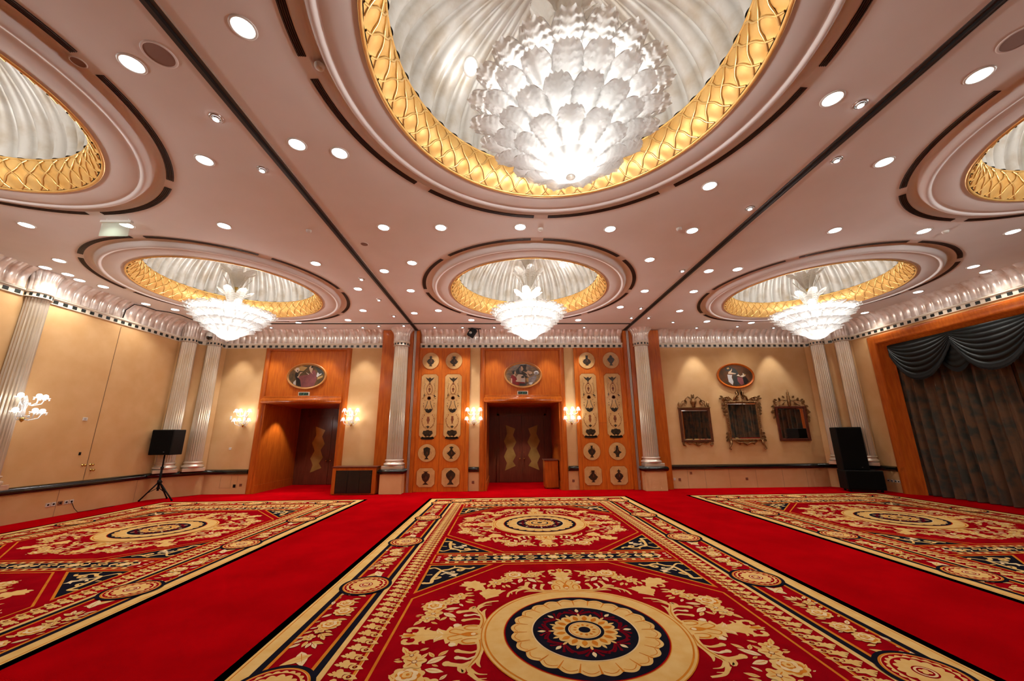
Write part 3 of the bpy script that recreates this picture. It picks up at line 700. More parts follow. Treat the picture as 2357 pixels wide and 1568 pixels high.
# left: brown frame with urn and finials
o,h=mirror_base(7.26,1.63,2.89,.60,'','mirror_brown',False)
b=MB(); b.bbox(-.62,.62,-.07,0,h-.01,h+.03,.006); b.lathe([(.03,0),(.07,.03),(.05,.06),(.10,.16),(.115,.24),(.06,.27),(.07,.30),(.0,.33)],16,c=(0,-.04,h+.03)); 
for x in (-.55,.55): b.lathe([(.02,0),(.04,.02),(.03,.05),(.055,.14),(.03,.16),(.02,.2),(0,.22)],12,c=(x,-.04,h+.03))
b.build('crest','gilt_bronze',o)
b=MB()
for s_ in (-1,1):
    b.tube(scroll(s_*.34,h+.18,.12,1.1,.3 if s_>0 else pi-.3,s_),.014,6); b.tube([(s_*.47,-.03,h+.04),(s_*.42,-.03,h+.14),(s_*.46,-.03,h+.24)],.013,6)
    b.tube([(s_*.10,-.03,h+.34),(s_*.20,-.03,h+.42),(s_*.30,-.03,h+.33)],.012,6); leafpoly(b,s_*.30,h+.33,.12,.03,-pi/2+s_*.2); leafpoly(b,s_*.08,h+.34,.16,.025,pi/2-s_*.9); leafpoly(b,s_*.24,h+.2,.14,.03,pi/2-s_*.7)
    leafpoly(b,0,h+.33,.2,.035,pi/2+s_*.25)
    for x in (.50,.54): b.tube([(s_*x,-.03,.02),(s_*(x+.03),-.03,-.06),(s_*(x),-.03,-.12),(s_*(x-.04),-.03,-.10)],.018,6)
    b.tube([(s_*.42,-.03,.0),(s_*.32,-.03,-.06),(s_*.2,-.03,-.03),(s_*.10,-.03,-.08),(0,-.03,-.13)],.02,6)
leafpoly(b,0,.02,.17,.06,-pi/2)
b.build('scrollwork','gilt_bronze',o)
tag(o,'smaller wall mirror in brown frame with urn crest, left of three','mirror','ornate wall mirrors')
# middle: beaded frame, tall crest and feet
o,h=mirror_base(9.115,1.66,3.135,.65,'','gilt_bronze',True)
b=MB()
for s_ in (-1,1):
    b.tube([(s_*.62,-.03,h+.0),(s_*.70,-.04,h+.12),(s_*.56,-.04,h+.17),(s_*.42,-.03,h+.13),(s_*.32,-.03,h+.03)],[.03,.035,.03,.025,.015],8)
    b.tube([(s_*.28,-.03,h+.02),(s_*.22,-.05,h+.16),(s_*.10,-.05,h+.25),(s_*.12,-.04,h+.38)],[.03,.035,.03,.012],8)
    b.tube(scroll(s_*.13,h+.14,.09,1.2,0,s_),.016,6); b.tube(scroll(s_*.52,h+.10,.10,1.2,1,s_),.018,6)
    for a,l in ((.35,.2),(.75,.18),(.1,.24)): leafpoly(b,s_*.05,h+.22,l,.035,pi/2-s_*a)
    leafpoly(b,s_*.66,h+.12,.16,.04,pi/2-s_*.9); leafpoly(b,s_*.72,h+.10,.12,.03,pi/2-s_*1.5)
b.build('crest','gilt_bronze',o)
for s_ in (-1,1):
    b=MB()
    for z,l in ((h-.05,.16),(h-.18,.17),(h-.31,.14),(h-.44,.1)): leafpoly(b,s_*.64,z,l,.05,(-.6 if s_>0 else pi+.6)); b.tube(scroll(s_*.70,z-.05,.05,1.1,0,s_),.014,6)
    b.build('side_scroll','gilt_bronze',o); b=MB()
    for z,l in ((.30,.12),(.18,.15),(.06,.15)): leafpoly(b,s_*.64,z,l,.045,(-.5 if s_>0 else pi+.5)); b.tube(scroll(s_*.70,z-.02,.045,1.1,0,s_),.013,6)
    b.build('side_scroll','gilt_bronze',o)
for s_ in (-1,1): b=MB(); b.tube([(s_*.60,-.04,.02),(s_*.60,-.05,-.10),(s_*.66,-.06,-.20),(s_*.70,-.06,-.28),(s_*.64,-.07,-.30)],[.045,.04,.028,.022,.03],8); b.build('foot','gilt_bronze',o)
b=MB()
for s_ in (-1,1): b.tube([(s_*.42,-.03,.0),(s_*.30,-.04,-.07),(s_*.15,-.04,-.06),(0,-.04,-.15)],[.015,.03,.03,.02],8); leafpoly(b,s_*.22,-.02,.14,.035,-pi/2+s_*.5)
b.build('apron','gilt_bronze',o)
tag(o,'tallest wall mirror with gilt beaded frame, crest and feet, middle of three','mirror','ornate wall mirrors')
# right: dark frame with vine crest
o,h=mirror_base(11.0,1.645,2.935,.595,'','dark_wood',False)
b=MB(); b.lathe([(.02,0),(.05,.04),(.035,.12),(.07,.22),(.045,.28),(.06,.36),(.03,.42),(.045,.50),(.02,.56),(0,.66)],14,c=(0,-.04,h))
b.build('crest','gilt_bronze',o)
b=MB()
for s_ in (-1,1):
    b.tube([(s_*.05,-.03,h+.24),(s_*.18,-.04,h+.16),(s_*.30,-.04,h+.07),(s_*.42,-.03,h+.02)],.013,6); b.tube([(s_*.62,-.03,h-.40),(s_*.66,-.04,h-.15),(s_*.58,-.04,h+.06),(s_*.48,-.04,h+.18),(s_*.30,-.04,h+.24),(s_*.12,-.03,h+.22)],.012,6)
    for x,z,a,l in ((.16,.30,.6,.12),(.30,.24,1.8,.12),(.34,.22,.4,.12),(.46,.22,1.2,.13),(.20,.12,2.2,.12),(.56,.10,.3,.14),(.60,.02,1.9,.14),(.62,-.12,2.2,.14),(.65,-.25,1.3,.13),(.62,-.36,2.4,.14)): leafpoly(b,s_*x,h+z,l,.038,pi/2-s_*a)
    b.tube(scroll(s_*.54,h+.12,.07,1.2,0,s_),.016,6)
leafpoly(b,.62,h-.42,.2,.05,-pi/2+.2)
b.build('vine_scrolls','gilt_bronze',o)
tag(o,'wall mirror in dark frame with leafy vine crest, right of three','mirror','ornate wall mirrors')
# ------------------------------------------------------------------ inlaid partition doors
def chamf(x0,x1,z0,z1,c=.085):
    return [(x0+c,z0),(x1-c,z0),(x1-.02,z0+c-.02) ,(x1,z0+c),(x1,z1-c),(x1-.02,z1-c+.02),(x1-c,z1),(x0+c,z1),(x0+.02,z1-c+.02),(x0,z1-c),(x0,z0+c),(x0+.02,z0+c-.02)]
def vase(prof): return prof+[(-x,z) for x,z in reversed(prof)]
V={'lidded':[(0,.165),(.012,.135),(.055,.105),(.02,.095),(.028,.07),(.085,.03),(.11,-.02),(.075,-.08),(.03,-.115),(.025,-.135),(.06,-.16),(0,-.165)],
'amphora':[(0,.13),(.05,.13),(.042,.115),(.04,.06),(.07,.02),(.125,-.03),(.08,-.085),(.025,-.12),(.03,-.14),(.055,-.16),(0,-.16)],
'urn':[(0,.17),(.012,.155),(.06,.14),(.10,.115),(.092,.10),(.085,.0),(.08,-.04),(.035,-.09),(.02,-.115),(.03,-.135),(.062,-.17),(0,-.17)],
'bottle':[(0,.17),(.025,.165),(.065,.145),(.028,.115),(.03,.08),(.07,.03),(.122,-.015),(.07,-.075),(.025,-.11),(.03,-.135),(.055,-.16),(0,-.16)],
'krater':[(0,.15),(.075,.15),(.03,.13),(.04,.115),(.10,.08),(.105,.02),(.075,-.06),(.02,-.11),(.02,-.125),(.08,-.17),(0,-.17)],
'pear':[(0,.19),(.012,.175),(.06,.145),(.115,.09),(.12,.04),(.08,-.03),(.035,-.07),(.03,-.10),(.045,-.13),(.085,-.165),(.07,-.175),(0,-.175)],
'flask':[(0,.15),(.045,.15),(.035,.135),(.035,.05),(.09,.02),(.125,-.04),(.10,-.09),(.05,-.12),(.03,-.135),(.05,-.155),(0,-.155)],
'spade':[(0,.16),(.03,.135),(.05,.115),(.03,.105),(.06,.085),(.11,.035),(.09,-.02),(.04,-.08),(.02,-.11),(.06,-.155),(0,-.16)],
'jug':[(0,.155),(.04,.155),(.025,.13),(.03,.075),(.09,.045),(.11,.0),(.08,-.06),(.03,-.105),(.025,-.12),(.055,-.165),(0,-.165)],
'star':[(0,.15),(.035,.15),(.028,.13),(.045,.04),(.06,.01),(.125,-.03),(.06,-.07),(.04,-.12),(.05,-.16),(0,-.16)]}
def handles(kind,b,cx,cz,y,m):
    for s_ in (-1,1):
        if kind in ('amphora','star','jug','krater'): b.tube([(cx+s_*.04,y,cz+.11),(cx+s_*.085,y,cz+.13),(cx+s_*.11,y,cz+.10),(cx+s_*.10,y,cz+.03)],.007,5,m)
        elif kind in('lidded','urn','bottle','flask','pear','spade'): b.tube([(cx+s_*.115,y,cz+.02),(cx+s_*.15,y,cz+.05),(cx+s_*.165,y,cz+.0),(cx+s_*.15,y,cz-.05)],.005,5,m)
def vasemesh(kind,big=1.0,hand=True):
    b=MB(); big*=1.3; b.prism([(x*big,z*big) for x,z in vase(V[kind])],.0,.004,lambda a,b_,d:(a,-.013-d,b_),0)
    if hand: handles(kind,b,0,0,-.013,1)
    b.prism([(.0,.06),(.02,.03),(.03,-.03),(.015,-.07),(.008,-.03)],.004,.0045,lambda a,b_,d:(a,-.013-d,b_),1)
    return b
def grotesque(b,variant):
    y=lambda a,b_,d:(a,-.013-d,b_)
    P=lambda pts,m=0,d=.003: b.prism(pts,0,d,y,m)
    # z from -1.17 (bottom) to +1.17
    P([(0,1.02),(.02,1.06),(.05,1.0),(.17,1.06),(.10,.96),(.03,.90),(.0,.82),(-.03,.90),(-.10,.96),(-.17,1.06),(-.05,1.0),(-.02,1.06)])
    o1=ell(0,.60,.115,.20,28); i1=ell(0,.60,.098,.178,28)
    b.add([(x,-.0165,z) for x,z in o1]+[(x,-.0165,z) for x,z in i1],[(k,28+k,28+(k+1)%28,(k+1)%28) for k in range(28)],1)
    P(ell(0,.60,.045,.06,12),1); P(ell(0,.70,.015,.02,8),1); P([(-.05,.83),(.05,.83),(.03,.80),(-.03,.80)],1); P(ell(0,.52,.03,.02,8),1)
    # birds on sprays
    for s_ in (-1,1):
        P([(s_*.17,.36),(s_*.20,.41),(s_*.21,.36),(s_*.27,.32),(s_*.20,.31)] if s_>0 else [(-.21,.32),(-.18,.33),(-.17,.41),(-.20,.42)]) 
        b.tube([(s_*.26,-.0145,.25),(s_*.18,-.0145,.30),(s_*.10,-.0145,.42),(s_*.05,-.0145,.40)],.006,4,2)
        # lyre
        b.tube([(s_*.055,-.0145,.16),(s_*.07,-.0145,.05),(s_*.125,-.0145,-.09),(s_*.13,-.0145,-.17),(s_*.06,-.0145,-.25),(0,-.0145,-.26)],.010,5,0)
        for k in range(9):
            a=pi*.62-k*pi*.17; P(ell(s_*(.0+.20*cos(a-pi/2+.9)+0),.02+.24*sin(a-pi/2+.9),.014,.018,6),1 if k%2 else 0)
        for k in range(8):
            t=k/7; P(ell(s_*(.16+.05*sin(pi*t)),.80-.42*t,.011,.016,6),1 if k%3 else 0)
            P(ell(s_*(.15+.08*sin(pi*t)),-.36-.42*t,.018,.024,6),2 if k%2 else 1)
        for k in range(6): P(ell(s_*.20,.98-.05*k,.007,.012,5),0)
        b.tube([(s_*.22,-.0145,-.33),(s_*.26,-.0145,-.50),(s_*.20,-.0145,-.70),(s_*.10,-.0145,-.84),(s_*.05,-.0145,-.80)],.006,4,2)
        # base figures
        P([(s_*.02,-.92),(s_*.16,-.93),(s_*.19,-1.02),(s_*.12,-1.10),(s_*.05,-1.16),(s_*.03,-1.10),(s_*.09,-1.04),(s_*.02,-1.0)])
        b.tube([(s_*.08,-.0145,-.80),(s_*.16,-.0145,-.78),(s_*.17,-.0145,-.70)],.006,4,2)
    P(ell(0,.27,.075,.075,16),1); P(ell(0,.27,.05,.05,12),2)
    P([(-.13,-.15),(-.05,-.12),(0,-.16),(.05,-.12),(.13,-.15),(.10,-.24),(.0,-.29),(-.10,-.24)])
    if variant==0: P(vase([(0,-.42),(.06,-.42),(.03,-.45),(.06,-.52),(.05,-.58),(.015,-.62),(.04,-.66),(0,-.67)]),1)
    elif variant==1: P(vase([(0,-.40),(.04,-.40),(.04,-.48),(.055,-.52),(.03,-.60),(.015,-.63),(.035,-.67),(0,-.67)]),1)
    else: P(vase([(0,-.38),(.04,-.40),(.05,-.46),(.03,-.50),(.05,-.54),(.04,-.60),(.02,-.65),(0,-.67)]),1)
    P([(-.075,-.76),(-.04,-.77),(0,-.74),(.04,-.77),(.075,-.76),(0,-.85)])
    P(vase([(0,-.90),(.06,-.90),(.035,-.93),(.035,-.99),(.10,-1.07),(.0,-1.12)]))
    P(ell(0,-1.20,.25,.045,24)); P([(-.25,-1.20),(.25,-1.20),(.20,-1.13),(.10,-1.17),(-.10,-1.17),(-.20,-1.13)])
LEAF=[(-2.79,'lidded','urn','krater',0,'leftmost inlaid wooden door leaf, beside the left free column'),(-1.90,'amphora','bottle','pear',1,'inlaid wooden door leaf nearest the central doorway on its left'),(3.245,'flask','jug','amphora',2,'inlaid wooden door leaf nearest the central doorway on its right'),(4.19,'spade','star','lidded',0,'rightmost inlaid wooden door leaf, beside the right free column')]
IM=['inlay_dark','inlay_brown','inlay_orange']; mat('inlay_orange',(.42,.17,.04),rough=.4)
ld=0
for side,(x0,x1,xm) in enumerate(((-3.235,-1.275,-2.345),(2.735,4.705,3.72))):
    pass
for x,v1,v2,v3,var,lab in LEAF:
    left=x<XM
    x0,x1=((-3.235,-2.347) if x<-2.3 else (-2.343,-1.275)) if left else ((2.735,3.718) if x<3.7 else (3.722,4.705))
    if left: cxp=x
    o=empty('inlaid_door',(x,YB-.065,0))
    b=MB(); b.bbox(x0-x,x1-x,0,.045,0,5.25,.004); b.box(x0-x,x1-x,-.002,.01,2.355,2.36,1)
    if x0<-2.345 and left or (not left and x1>3.75): 
        s_=-1 if left else 1; e=(x0 if left else x1)-x; b.bbox(min(e,e-s_*.10),max(e,e-s_*.10),-.03,.02,0,5.25,.012)
    else:
        s_=1 if left else -1; e=(x1 if left else x0)-x; b.bbox(min(e,e-s_*.12),max(e,e-s_*.12),-.03,.02,0,5.25,.012); b.bbox(min(e-s_*.16,e-s_*.20),max(e-s_*.16,e-s_*.20),-.015,.02,0,5.25,.006)
    b.build('panel','cherry_flat|seam_dark'.split('|'),o)
    yf=lambda a,b_,d:(a,-d,b_)
    def plaque(poly,nm,z,vs):
        p=MB(); p.prism(poly,-.004,.013,yf,0); q=p.build(nm,'inlay_maple',o,(0,0,z))
        r_=MB(); n=len(poly); cx_=sum(a for a,_ in poly)/n; cz_=sum(c for _,c in poly)/n
        out=[(cx_+(a-cx_)*1.05,cz_+(c-cz_)*(1.05 if max(c for _,c in poly)<.5 else 1.014)) for a,c in poly]
        r_.add([(a,-.005,c) for a,c in poly]+[(a,-.010,c) for a,c in out],[(k,(k+1)%n,n+(k+1)%n,n+k) for k in range(n)]); r_.build('rim','cherry_wood',q)
        i=vs.build('inlay',IM,q); return q
    plaque(ell(0,0,.315,.322,40),'medallion',4.745,vasemesh(v1))
    g=MB(); grotesque(g,var); plaque(chamf(-.312,.312,-1.172,1.172),'long_plaque',3.048,g)
    plaque(ell(0,0,.315,.31,40),'medallion',1.335,vasemesh(v2))
    plaque(chamf(-.318,.318,-.318,.318,.10),'square_plaque',.485,vasemesh(v3,1.08))
    tag(o,lab,'door','inlaid partition doors')
# ------------------------------------------------------------------ exit signs
for x,lab in ((-7.465,'small dark green exit sign over the left portal door'),(.73,'small dark green exit sign over the central doorway')):
    b=MB(); b.bbox(-.205,.205,-.05,.0,-.072,.072,.008); o=b.build('exit_sign','cream_paint',loc=(x,YB-.012,3.50)); tag(o,lab,'exit sign','exit signs')
    b=MB(); b.box(-.17,.17,-.053,-.045,-.05,.05); f=b.build('face','exit_green',o)
    b=MB(); y=lambda a,b_,d:(a,-.053-d,b_)
    b.prism(ell(.012,.030,.011,.011,10),0,.001,y); b.prism([(-.012,.016),(.022,.018),(.030,.0),(.022,-.004),(.018,.004),(.008,-.012),(.022,-.038),(.012,-.042),(-.004,-.018),(-.022,-.040),(-.030,-.032),(-.008,-.008),(-.004,.006),(-.018,.004)],0,.001,y)
    for xx in (-.11,.09): b.prism([(xx-.02,.0),(xx,.022),(xx,.008),(xx+.03,.008),(xx+.03,-.008),(xx,-.008),(xx,-.022)],0,.001,y)
    b.build('mark','exit_mark',f)

# ------------------------------------------------------------------ cabinets
def cabinet(loc,rz,w,d,h,lab,doors=True):
    o=empty('cabinet',loc,rz)
    b=MB(); b.bbox(-w/2,w/2,-d/2,d/2,.03,h-.04,.006); b.box(-w/2+.03,w/2-.03,-d/2+.04,d/2-.02,0,.05); b.build('body','cherry_wood',o)
    b=MB(); b.bbox(-w/2-.025,w/2+.025,-d/2-.025,d/2+.02,h-.045,h,.010); b.build('top','dark_wood',o)
    if doors:
        n=3; iw=w-.28
        b=MB(); b.box(-iw/2-.01,iw/2+.01,-d/2-.004,-d/2+.01,.05,h-.13); b.build('inset','black_cloth',o)
        for k in range(n):
            x0=-iw/2+iw*k/n; b=MB(); b.bbox(x0+.004,x0+iw/n-.004,-d/2-.016,-d/2,.055,h-.135,.004)
            dr=b.build('door','cabinet_front',o); c=MB()
            for z in (.2,.42,.66):
                for xx in (x0+.05,x0+iw/n-.05): c.ball((xx,-d/2-.018,z),.007,6)
            c.build('stud','brass',dr)
    return tag(o,lab,'cabinet')
mat('cabinet_front',(.016,.009,.007),(.010,.007,.006),scale=5,rough=.4)
cabinet((-5.13,13.94,0),math.radians(-1),1.50,.50,.93,'low wooden cabinet with black front doors, beside the left portal')
cabinet((1.80,15.05,0),math.radians(0),.50,.72,1.03,'plain wooden cabinet standing inside the central doorway recess',False)
# ------------------------------------------------------------------ loudspeakers
def grill_box(b,w,d,h,z0,bev=.02): b.bbox(-w/2,w/2,-d/2,d/2,z0,z0+h,bev)
def speaker(loc,rz,w,d,h,lab):
    o=empty('loudspeaker',loc,rz); b=MB(); grill_box(b,w,d,h,0); b.build('cabinet','black_plastic',o)
    b=MB(); b.bbox(-w/2+.025,w/2-.025,-d/2-.012,-d/2+.01,.03,h-.03,.006); g_=b.build('grille','black_cloth',o)
    b=MB(); b.prism([(-.02,.09),(.02,.09),(.02,.10),(-.02,.10)],0,.003,lambda a,b_,q:(a+w*.22,-d/2-.012-q,b_)); b.build('badge','steel',g_)
    return tag(o,lab,'loudspeaker')
speaker((-11.03,13.0,1.405),math.radians(-4),.74,.44,.795,'black loudspeaker on a tripod stand in the far left corner')
o=empty('tripod_stand',(-11.05,13.02,0))
b=MB(); b.tube([(0,0,.30),(0,0,1.02)],.030,12); b.tube([(0,0,.98),(0,0,1.41)],.021,12); b.build('pole','black_plastic',o)
b=MB(); b.lathe([(.031,.50),(.055,.51),(.055,.62),(.031,.63)],14); b.lathe([(.03,.96),(.045,.97),(.045,1.02),(.022,1.03)],14); b.lathe([(.03,.36),(.045,.37),(.045,.41),(.03,.42)],12); b.build('collar','black_plastic',o)
b=MB(); b.ball((.07,0,.565),.025,8); b.tube([(.03,0,.565),(.07,0,.565)],.01,6); b.build('knob','black_plastic',o)
FT=[(-.36,-.10),(.74,-.08),(-.06,.55)]
FT=[(-.40,-.16),(.62,-.12),(.02,.40)]
for fx,fy in FT:
    b=MB(); b.tube([(0,0,.58),(fx*.94,fy*.94,.035)],.021,8); l=b.build('leg','black_plastic',o)
    b=MB(); b.ball((fx*.95,fy*.95,.028),.028,8); b.build('rubber_foot','black_cloth',l)
    b=MB(); b.tube([(0,0,.39),(fx*.60,fy*.60,.235)],.009,6); b.build('brace','black_plastic',o)
tag(o,'black tripod stand carrying the loudspeaker in the far left corner','speaker stand')
rz=math.atan2(-.36,.99)
o=empty('subwoofer',(12.10,13.085,0),rz); w,d,h=1.05,.58,.62
b=MB(); b.bbox(-w/2,w/2,-d/2,d/2,.07,.07+h,.02); b.build('cabinet','black_plastic',o)
b=MB(); b.bbox(-w/2+.03,w/2-.03,-d/2-.012,-d/2+.01,.10,.07+h-.03,.006); b.build('grille','black_cloth',o)
for x in (-.42,.42):
    for y in (-.2,.2): b=MB(); b.lathe([(.0,-.018),(.035,-.018),(.035,.018),(0,.018)],14,M=Matrix.Translation((x,y,.036))@Matrix.Rotation(pi/2,4,'X')); b.box(x-.02,x+.02,y-.025,y+.025,.04,.075); b.build('caster','black_plastic',o)
tag(o,'wide black subwoofer on casters on the carpet in the far right corner','subwoofer')
u=Vector((cos(rz),sin(rz)))
speaker((12.10-.14*u.x+.03,13.085-.14*u.y+.05,.69),rz,.74,.46,1.42,'tall black loudspeaker standing on the subwoofer in the far right corner')
# ------------------------------------------------------------------ curtain wall on the right
YC0,YC1=12.02,.90
b=MB(); pr=[(0,0),(.05,.03),(.075,.07),(.07,.13),(.045,.18),(.05,.24),(.02,.29),(-.02,.30),(-.25,.32)]  # (proud, inward)
def frame_path(outer,b):
    # left upright, head, right upright ; local: outline rectangle in (y,z)
    k=len(pr); rings=[]
    for cor in ((12.58,0),(12.58,5.20),(.34,5.20),(.34,0)):
        sy=-1 if cor[0]>6 else 1; vs=[]
        for p,i in pr:
            if p<=-.2: i=i+.2
            vs.append((XR-p,cor[0]+sy*i,cor[1] if cor[1]==0 else cor[1]-i))
        rings.append(vs)
    vs=[q for r_ in rings for q in r_]
    b.add(vs,[(i*k+j,i*k+j+1,(i+1)*k+j+1,(i+1)*k+j) for i in range(3) for j in range(k-1)],0,True)
frame_path(0,b); st(b.build('trim_14','cherry_wood'),'wide cherry wood frame round the curtained window wall')
def curtain(y0,y1,lab,seed):
    rr=random.Random(seed); b=MB(); n=int((y1-y0)/.022); zs=[0.015,.4,1.2,2.0,2.8,3.6,4.3,4.85]; vs=[]
    ph=[rr.uniform(0,6.28) for _ in range(4)]
    for k in range(n+1):
        y=y0+(y1-y0)*k/n
        for z in zs:
            q=.075*sin(2*pi*y/.27+ph[0]+.5*sin(y*3.1+ph[1]))+.03*sin(2*pi*y/.41+ph[2])+.012*sin(2*pi*y/.11+ph[3])
            vs.append((XR+.32-q*(.75+.25*(1-z/4.85)),y+.02*sin(z*1.3+y),z))
    m=len(zs); b.add(vs,[(i*m+j,i*m+j+1,(i+1)*m+j+1,(i+1)*m+j) for i in range(n) for j in range(m-1)],0,True)
    o=b.build('curtain','curtain_cloth'); tag(o,lab,'curtain','full-length damask curtains'); return o
curtain(9.25,12.12,'full-length dark brown damask curtain, beside the black loudspeaker',1)
curtain(5.2,9.2,'full-length dark brown damask curtain, cut by the right picture edge',2)
curtain(.8,5.15,'full-length dark brown damask curtain near the camera, outside the photo, seen in mirrors',3)
# valance: board, swags and tails
def swag(y0,y1,depth,lab,x=XR+.10,top=4.78):
    o=empty('swag',(x,(y0+y1)/2,top)); b=MB(); nu,nv=48,60; vs=[]; L=abs(y1-y0)
    for j in range(nv+1):
        v=j/nv
        for i in range(nu+1):
            u=i/nu; s_=abs(2*u-1); cat=(1-s_**2.3)
            z=-(.05+v*.20*(1-.0*s_))-depth*cat*v
            z=-v*(.26*(s_**3))-depth*cat*v
            fold=.045*(abs(sin(pi*7.5*v**.85+.7*sin(3*u+1)))-.5)*(v**.5)*(.35+.65*cat)
            vs.append((-.03-.10*cat*v**.7-fold,(u-.5)*L*(1-.0*v),z))
    n=nu+1; b.add(vs,[(j*n+i,j*n+i+1,(j+1)*n+i+1,(j+1)*n+i) for j in range(nv) for i in range(nu)],0,True)
    q=b.build('drape','valance_satin',o)
    f=MB(); vs2=[]
    for i in range(nu+1):
        p=vs[nv*n+i]; vs2+=[(p[0]-.01,p[1],p[2]+.02),(p[0]-.02,p[1],p[2]-.055),(p[0]-.012,p[1],p[2]-.115+.008*((i%2)*2-1))]
    f.add(vs2,[(3*i+k,3*i+k+1,3*i+k+4,3*i+k+3) for i in range(nu) for k in range(2)],0,False); f.build('fringe','fringe',o)
    return tag(o,lab,'valance','dark green satin swags')
def tail(y,lab,x=XR+.11,top=4.75):
    o=empty('swag_tail',(x,y,top)); b=MB(); nu,nv=20,26; vs=[]
    for j in range(nv+1):
        v=j/nv
        for i in range(nu+1):
            u=2*i/nu-1; cat=1-u*u; w=.05+.30*v**.8
            z=-.75*v-.30*v*cat; fold=.03*(abs(sin(pi*6*v))-.5)*cat*v
            vs.append((-.03*cat-fold,w*u,z))
    n=nu+1; b.add(vs,[(j*n+i,j*n+i+1,(j+1)*n+i+1,(j+1)*n+i) for j in range(nv) for i in range(nu)],0,True); b.build('drape','valance_satin',o)
    f=MB(); vs2=[]
    for i in range(nu+1):
        p=vs[nv*n+i]; vs2+=[(p[0]-.01,p[1],p[2]+.02),(p[0]-.015,p[1],p[2]-.11)]
    f.add(vs2,[(2*i,2*i+1,2*i+3,2*i+2) for i in range(nu)]); f.build('fringe','fringe',o)
    return tag(o,lab,'valance','dark green satin tails')
SW=[(12.02,10.25),(10.25,8.42),(8.42,6.6),(6.6,4.77),(4.77,2.94),(2.94,1.1)]
for k,(a,c) in enumerate(SW): swag(a,c,1.17,'dark green satin swag with fringe, %s from the far corner of the curtained wall'%ORD[k])
for k,(a,c) in enumerate(SW[:-1]): tail(c,'small dark green satin tail between swags, %s from the far corner'%ORD[k])
b=MB(); b.box(XR+.135,XR+.15,.8,12.1,4.55,4.95); o=b.build('pelmet','valance_satin'); tag(o,'flat dark green satin pelmet behind the swags on the curtained wall','valance')
# ------------------------------------------------------------------ plates, sockets and small fittings
def plate(nm,x,z,w,h,m,lab,cat,face=None,wall='back',y=None,hole=0):
    M=Matrix.Identity(4)
    if wall=='back': loc=(x,YB if y is None else y,z); rz=0
    elif wall=='left': loc=(XL,x,z); rz=pi/2
    else: loc=(XR,x,z); rz=-pi/2
    b=MB(); b.bbox(-w/2,w/2,-.014,.004,-h/2,h/2,.004); o=b.build(nm,m,loc=loc,rz=rz); tag(o,lab,cat)
    if hole:
        b=MB(); b.prism(ell(0,0,w*.26,h*.22 if hole==1 else h*.3,14),.014,.017,lambda a,b_,d:(a,-d,b_)); b.build('insert','black_plastic' if hole==1 else 'steel',o)
    return o
LS=[(10.44,'white','leftmost pale'),(10.56,'white','second pale'),(10.71,'brown','brown'),(10.85,'white','fourth'),(10.97,'white','rightmost')]
for y,c,wd in LS: plate('socket',y,.31,.10,.095,'white_plastic' if c=='white' else 'brown_plastic','%s socket plate in the row of five low on the left wall'%wd,'socket',wall='left',hole=1)
plate('switch_plate',10.79,2.456,.12,.09,'white_plastic','small white plate high on the left wall beside the door seam','plate',wall='left',hole=2)
plate('thermostat',10.88,1.536,.05,.08,'black_plastic','small dark fitting on the left wall above the door knobs','fitting',wall='left')
d=empty('door_3',(XL,11.13,0)); st(d,'flush door in the left wall')
b=MB(); b.box(-.004,.004,-.006,.006,.84,5.2); b.build('door_leaf','seam_wall',d)
for y,z in ((11.02,1.228),(11.22,1.226),(11.27,1.08)):
    b=MB(); b.lathe([(0,0),(.03,.004),(.03,.012),(.012,.02),(.012,.045),(.03,.06),(.036,.078),(.028,.095),(0,.10)],16,M=Matrix.Translation((0,y-11.13,z))@Matrix.Rotation(pi/2,4,'Y')); b.build('door_knob','brass',d)
plate('socket',-9.30,.30,.085,.085,'brown_plastic','brown socket plate low on the wall left of the left portal','socket')
plate('socket',-9.97+.45,.27,.085,.10,'black_plastic','square black socket low on the wall left of the left portal','socket')
plate('thermostat',-10.03,2.64,.06,.13,'white_plastic','small pale fitting on the wall left of the left portal sconce','fitting')
plate('switch_plate',-9.87,1.545,.085,.085,'white_plastic','white switch plate on the wall left of the left portal','plate')
plate('socket',-1.10,.304,.085,.085,'brown_plastic','brown socket plate low on the cream strip left of the central doorway','socket')
plate('socket',2.533,.313,.085,.085,'brown_plastic','brown socket plate low on the cream strip right of the central doorway','socket')
plate('socket',4.955,.285,.085,.085,'white_plastic','white socket plate low on the wooden pier beside the right free column','socket',y=14.16)
plate('socket',6.246,.325,.085,.085,'white_plastic','white socket plate low under the dado near the right free column','socket')
plate('socket',6.435,.315,.085,.085,'brown_plastic','brown socket plate next to a white one below the left mirror','socket')
plate('socket',6.879,.532,.08,.08,'brown_plastic','small brown plate just below the dado under the left mirror','socket')
plate('socket',8.933,.309,.085,.085,'brown_plastic','brown socket plate low on the wall below the middle mirror','socket')
for k,y in enumerate((12.98,12.86,12.74,12.64)): plate('socket',y,.35,.085,.085,'white_plastic','white socket low on the right wall, %s from the subwoofer'%ORD[k],'socket',wall='right',hole=1)
# dome camera in the left corner
o=empty('dome_camera',(-10.66,13.42,5.50)); b=MB(); b.lathe([(0,.16),(.085,.155),(.10,.10),(.098,.0)],20); b.build('housing','white_plastic',o); b=MB(); b.lathe([(.094,.0),(.09,-.05),(.06,-.10),(0,-.118)],20); b.build('lens_dome','black_lacquer',o)
b=MB(); b.tube([(0,0,.15),(-.12,.14,.18),(-.2,.2,.2)],.018,8); b.build('bracket','white_plastic',o); tag(o,'dark security dome camera on the cornice in the far left corner','camera')
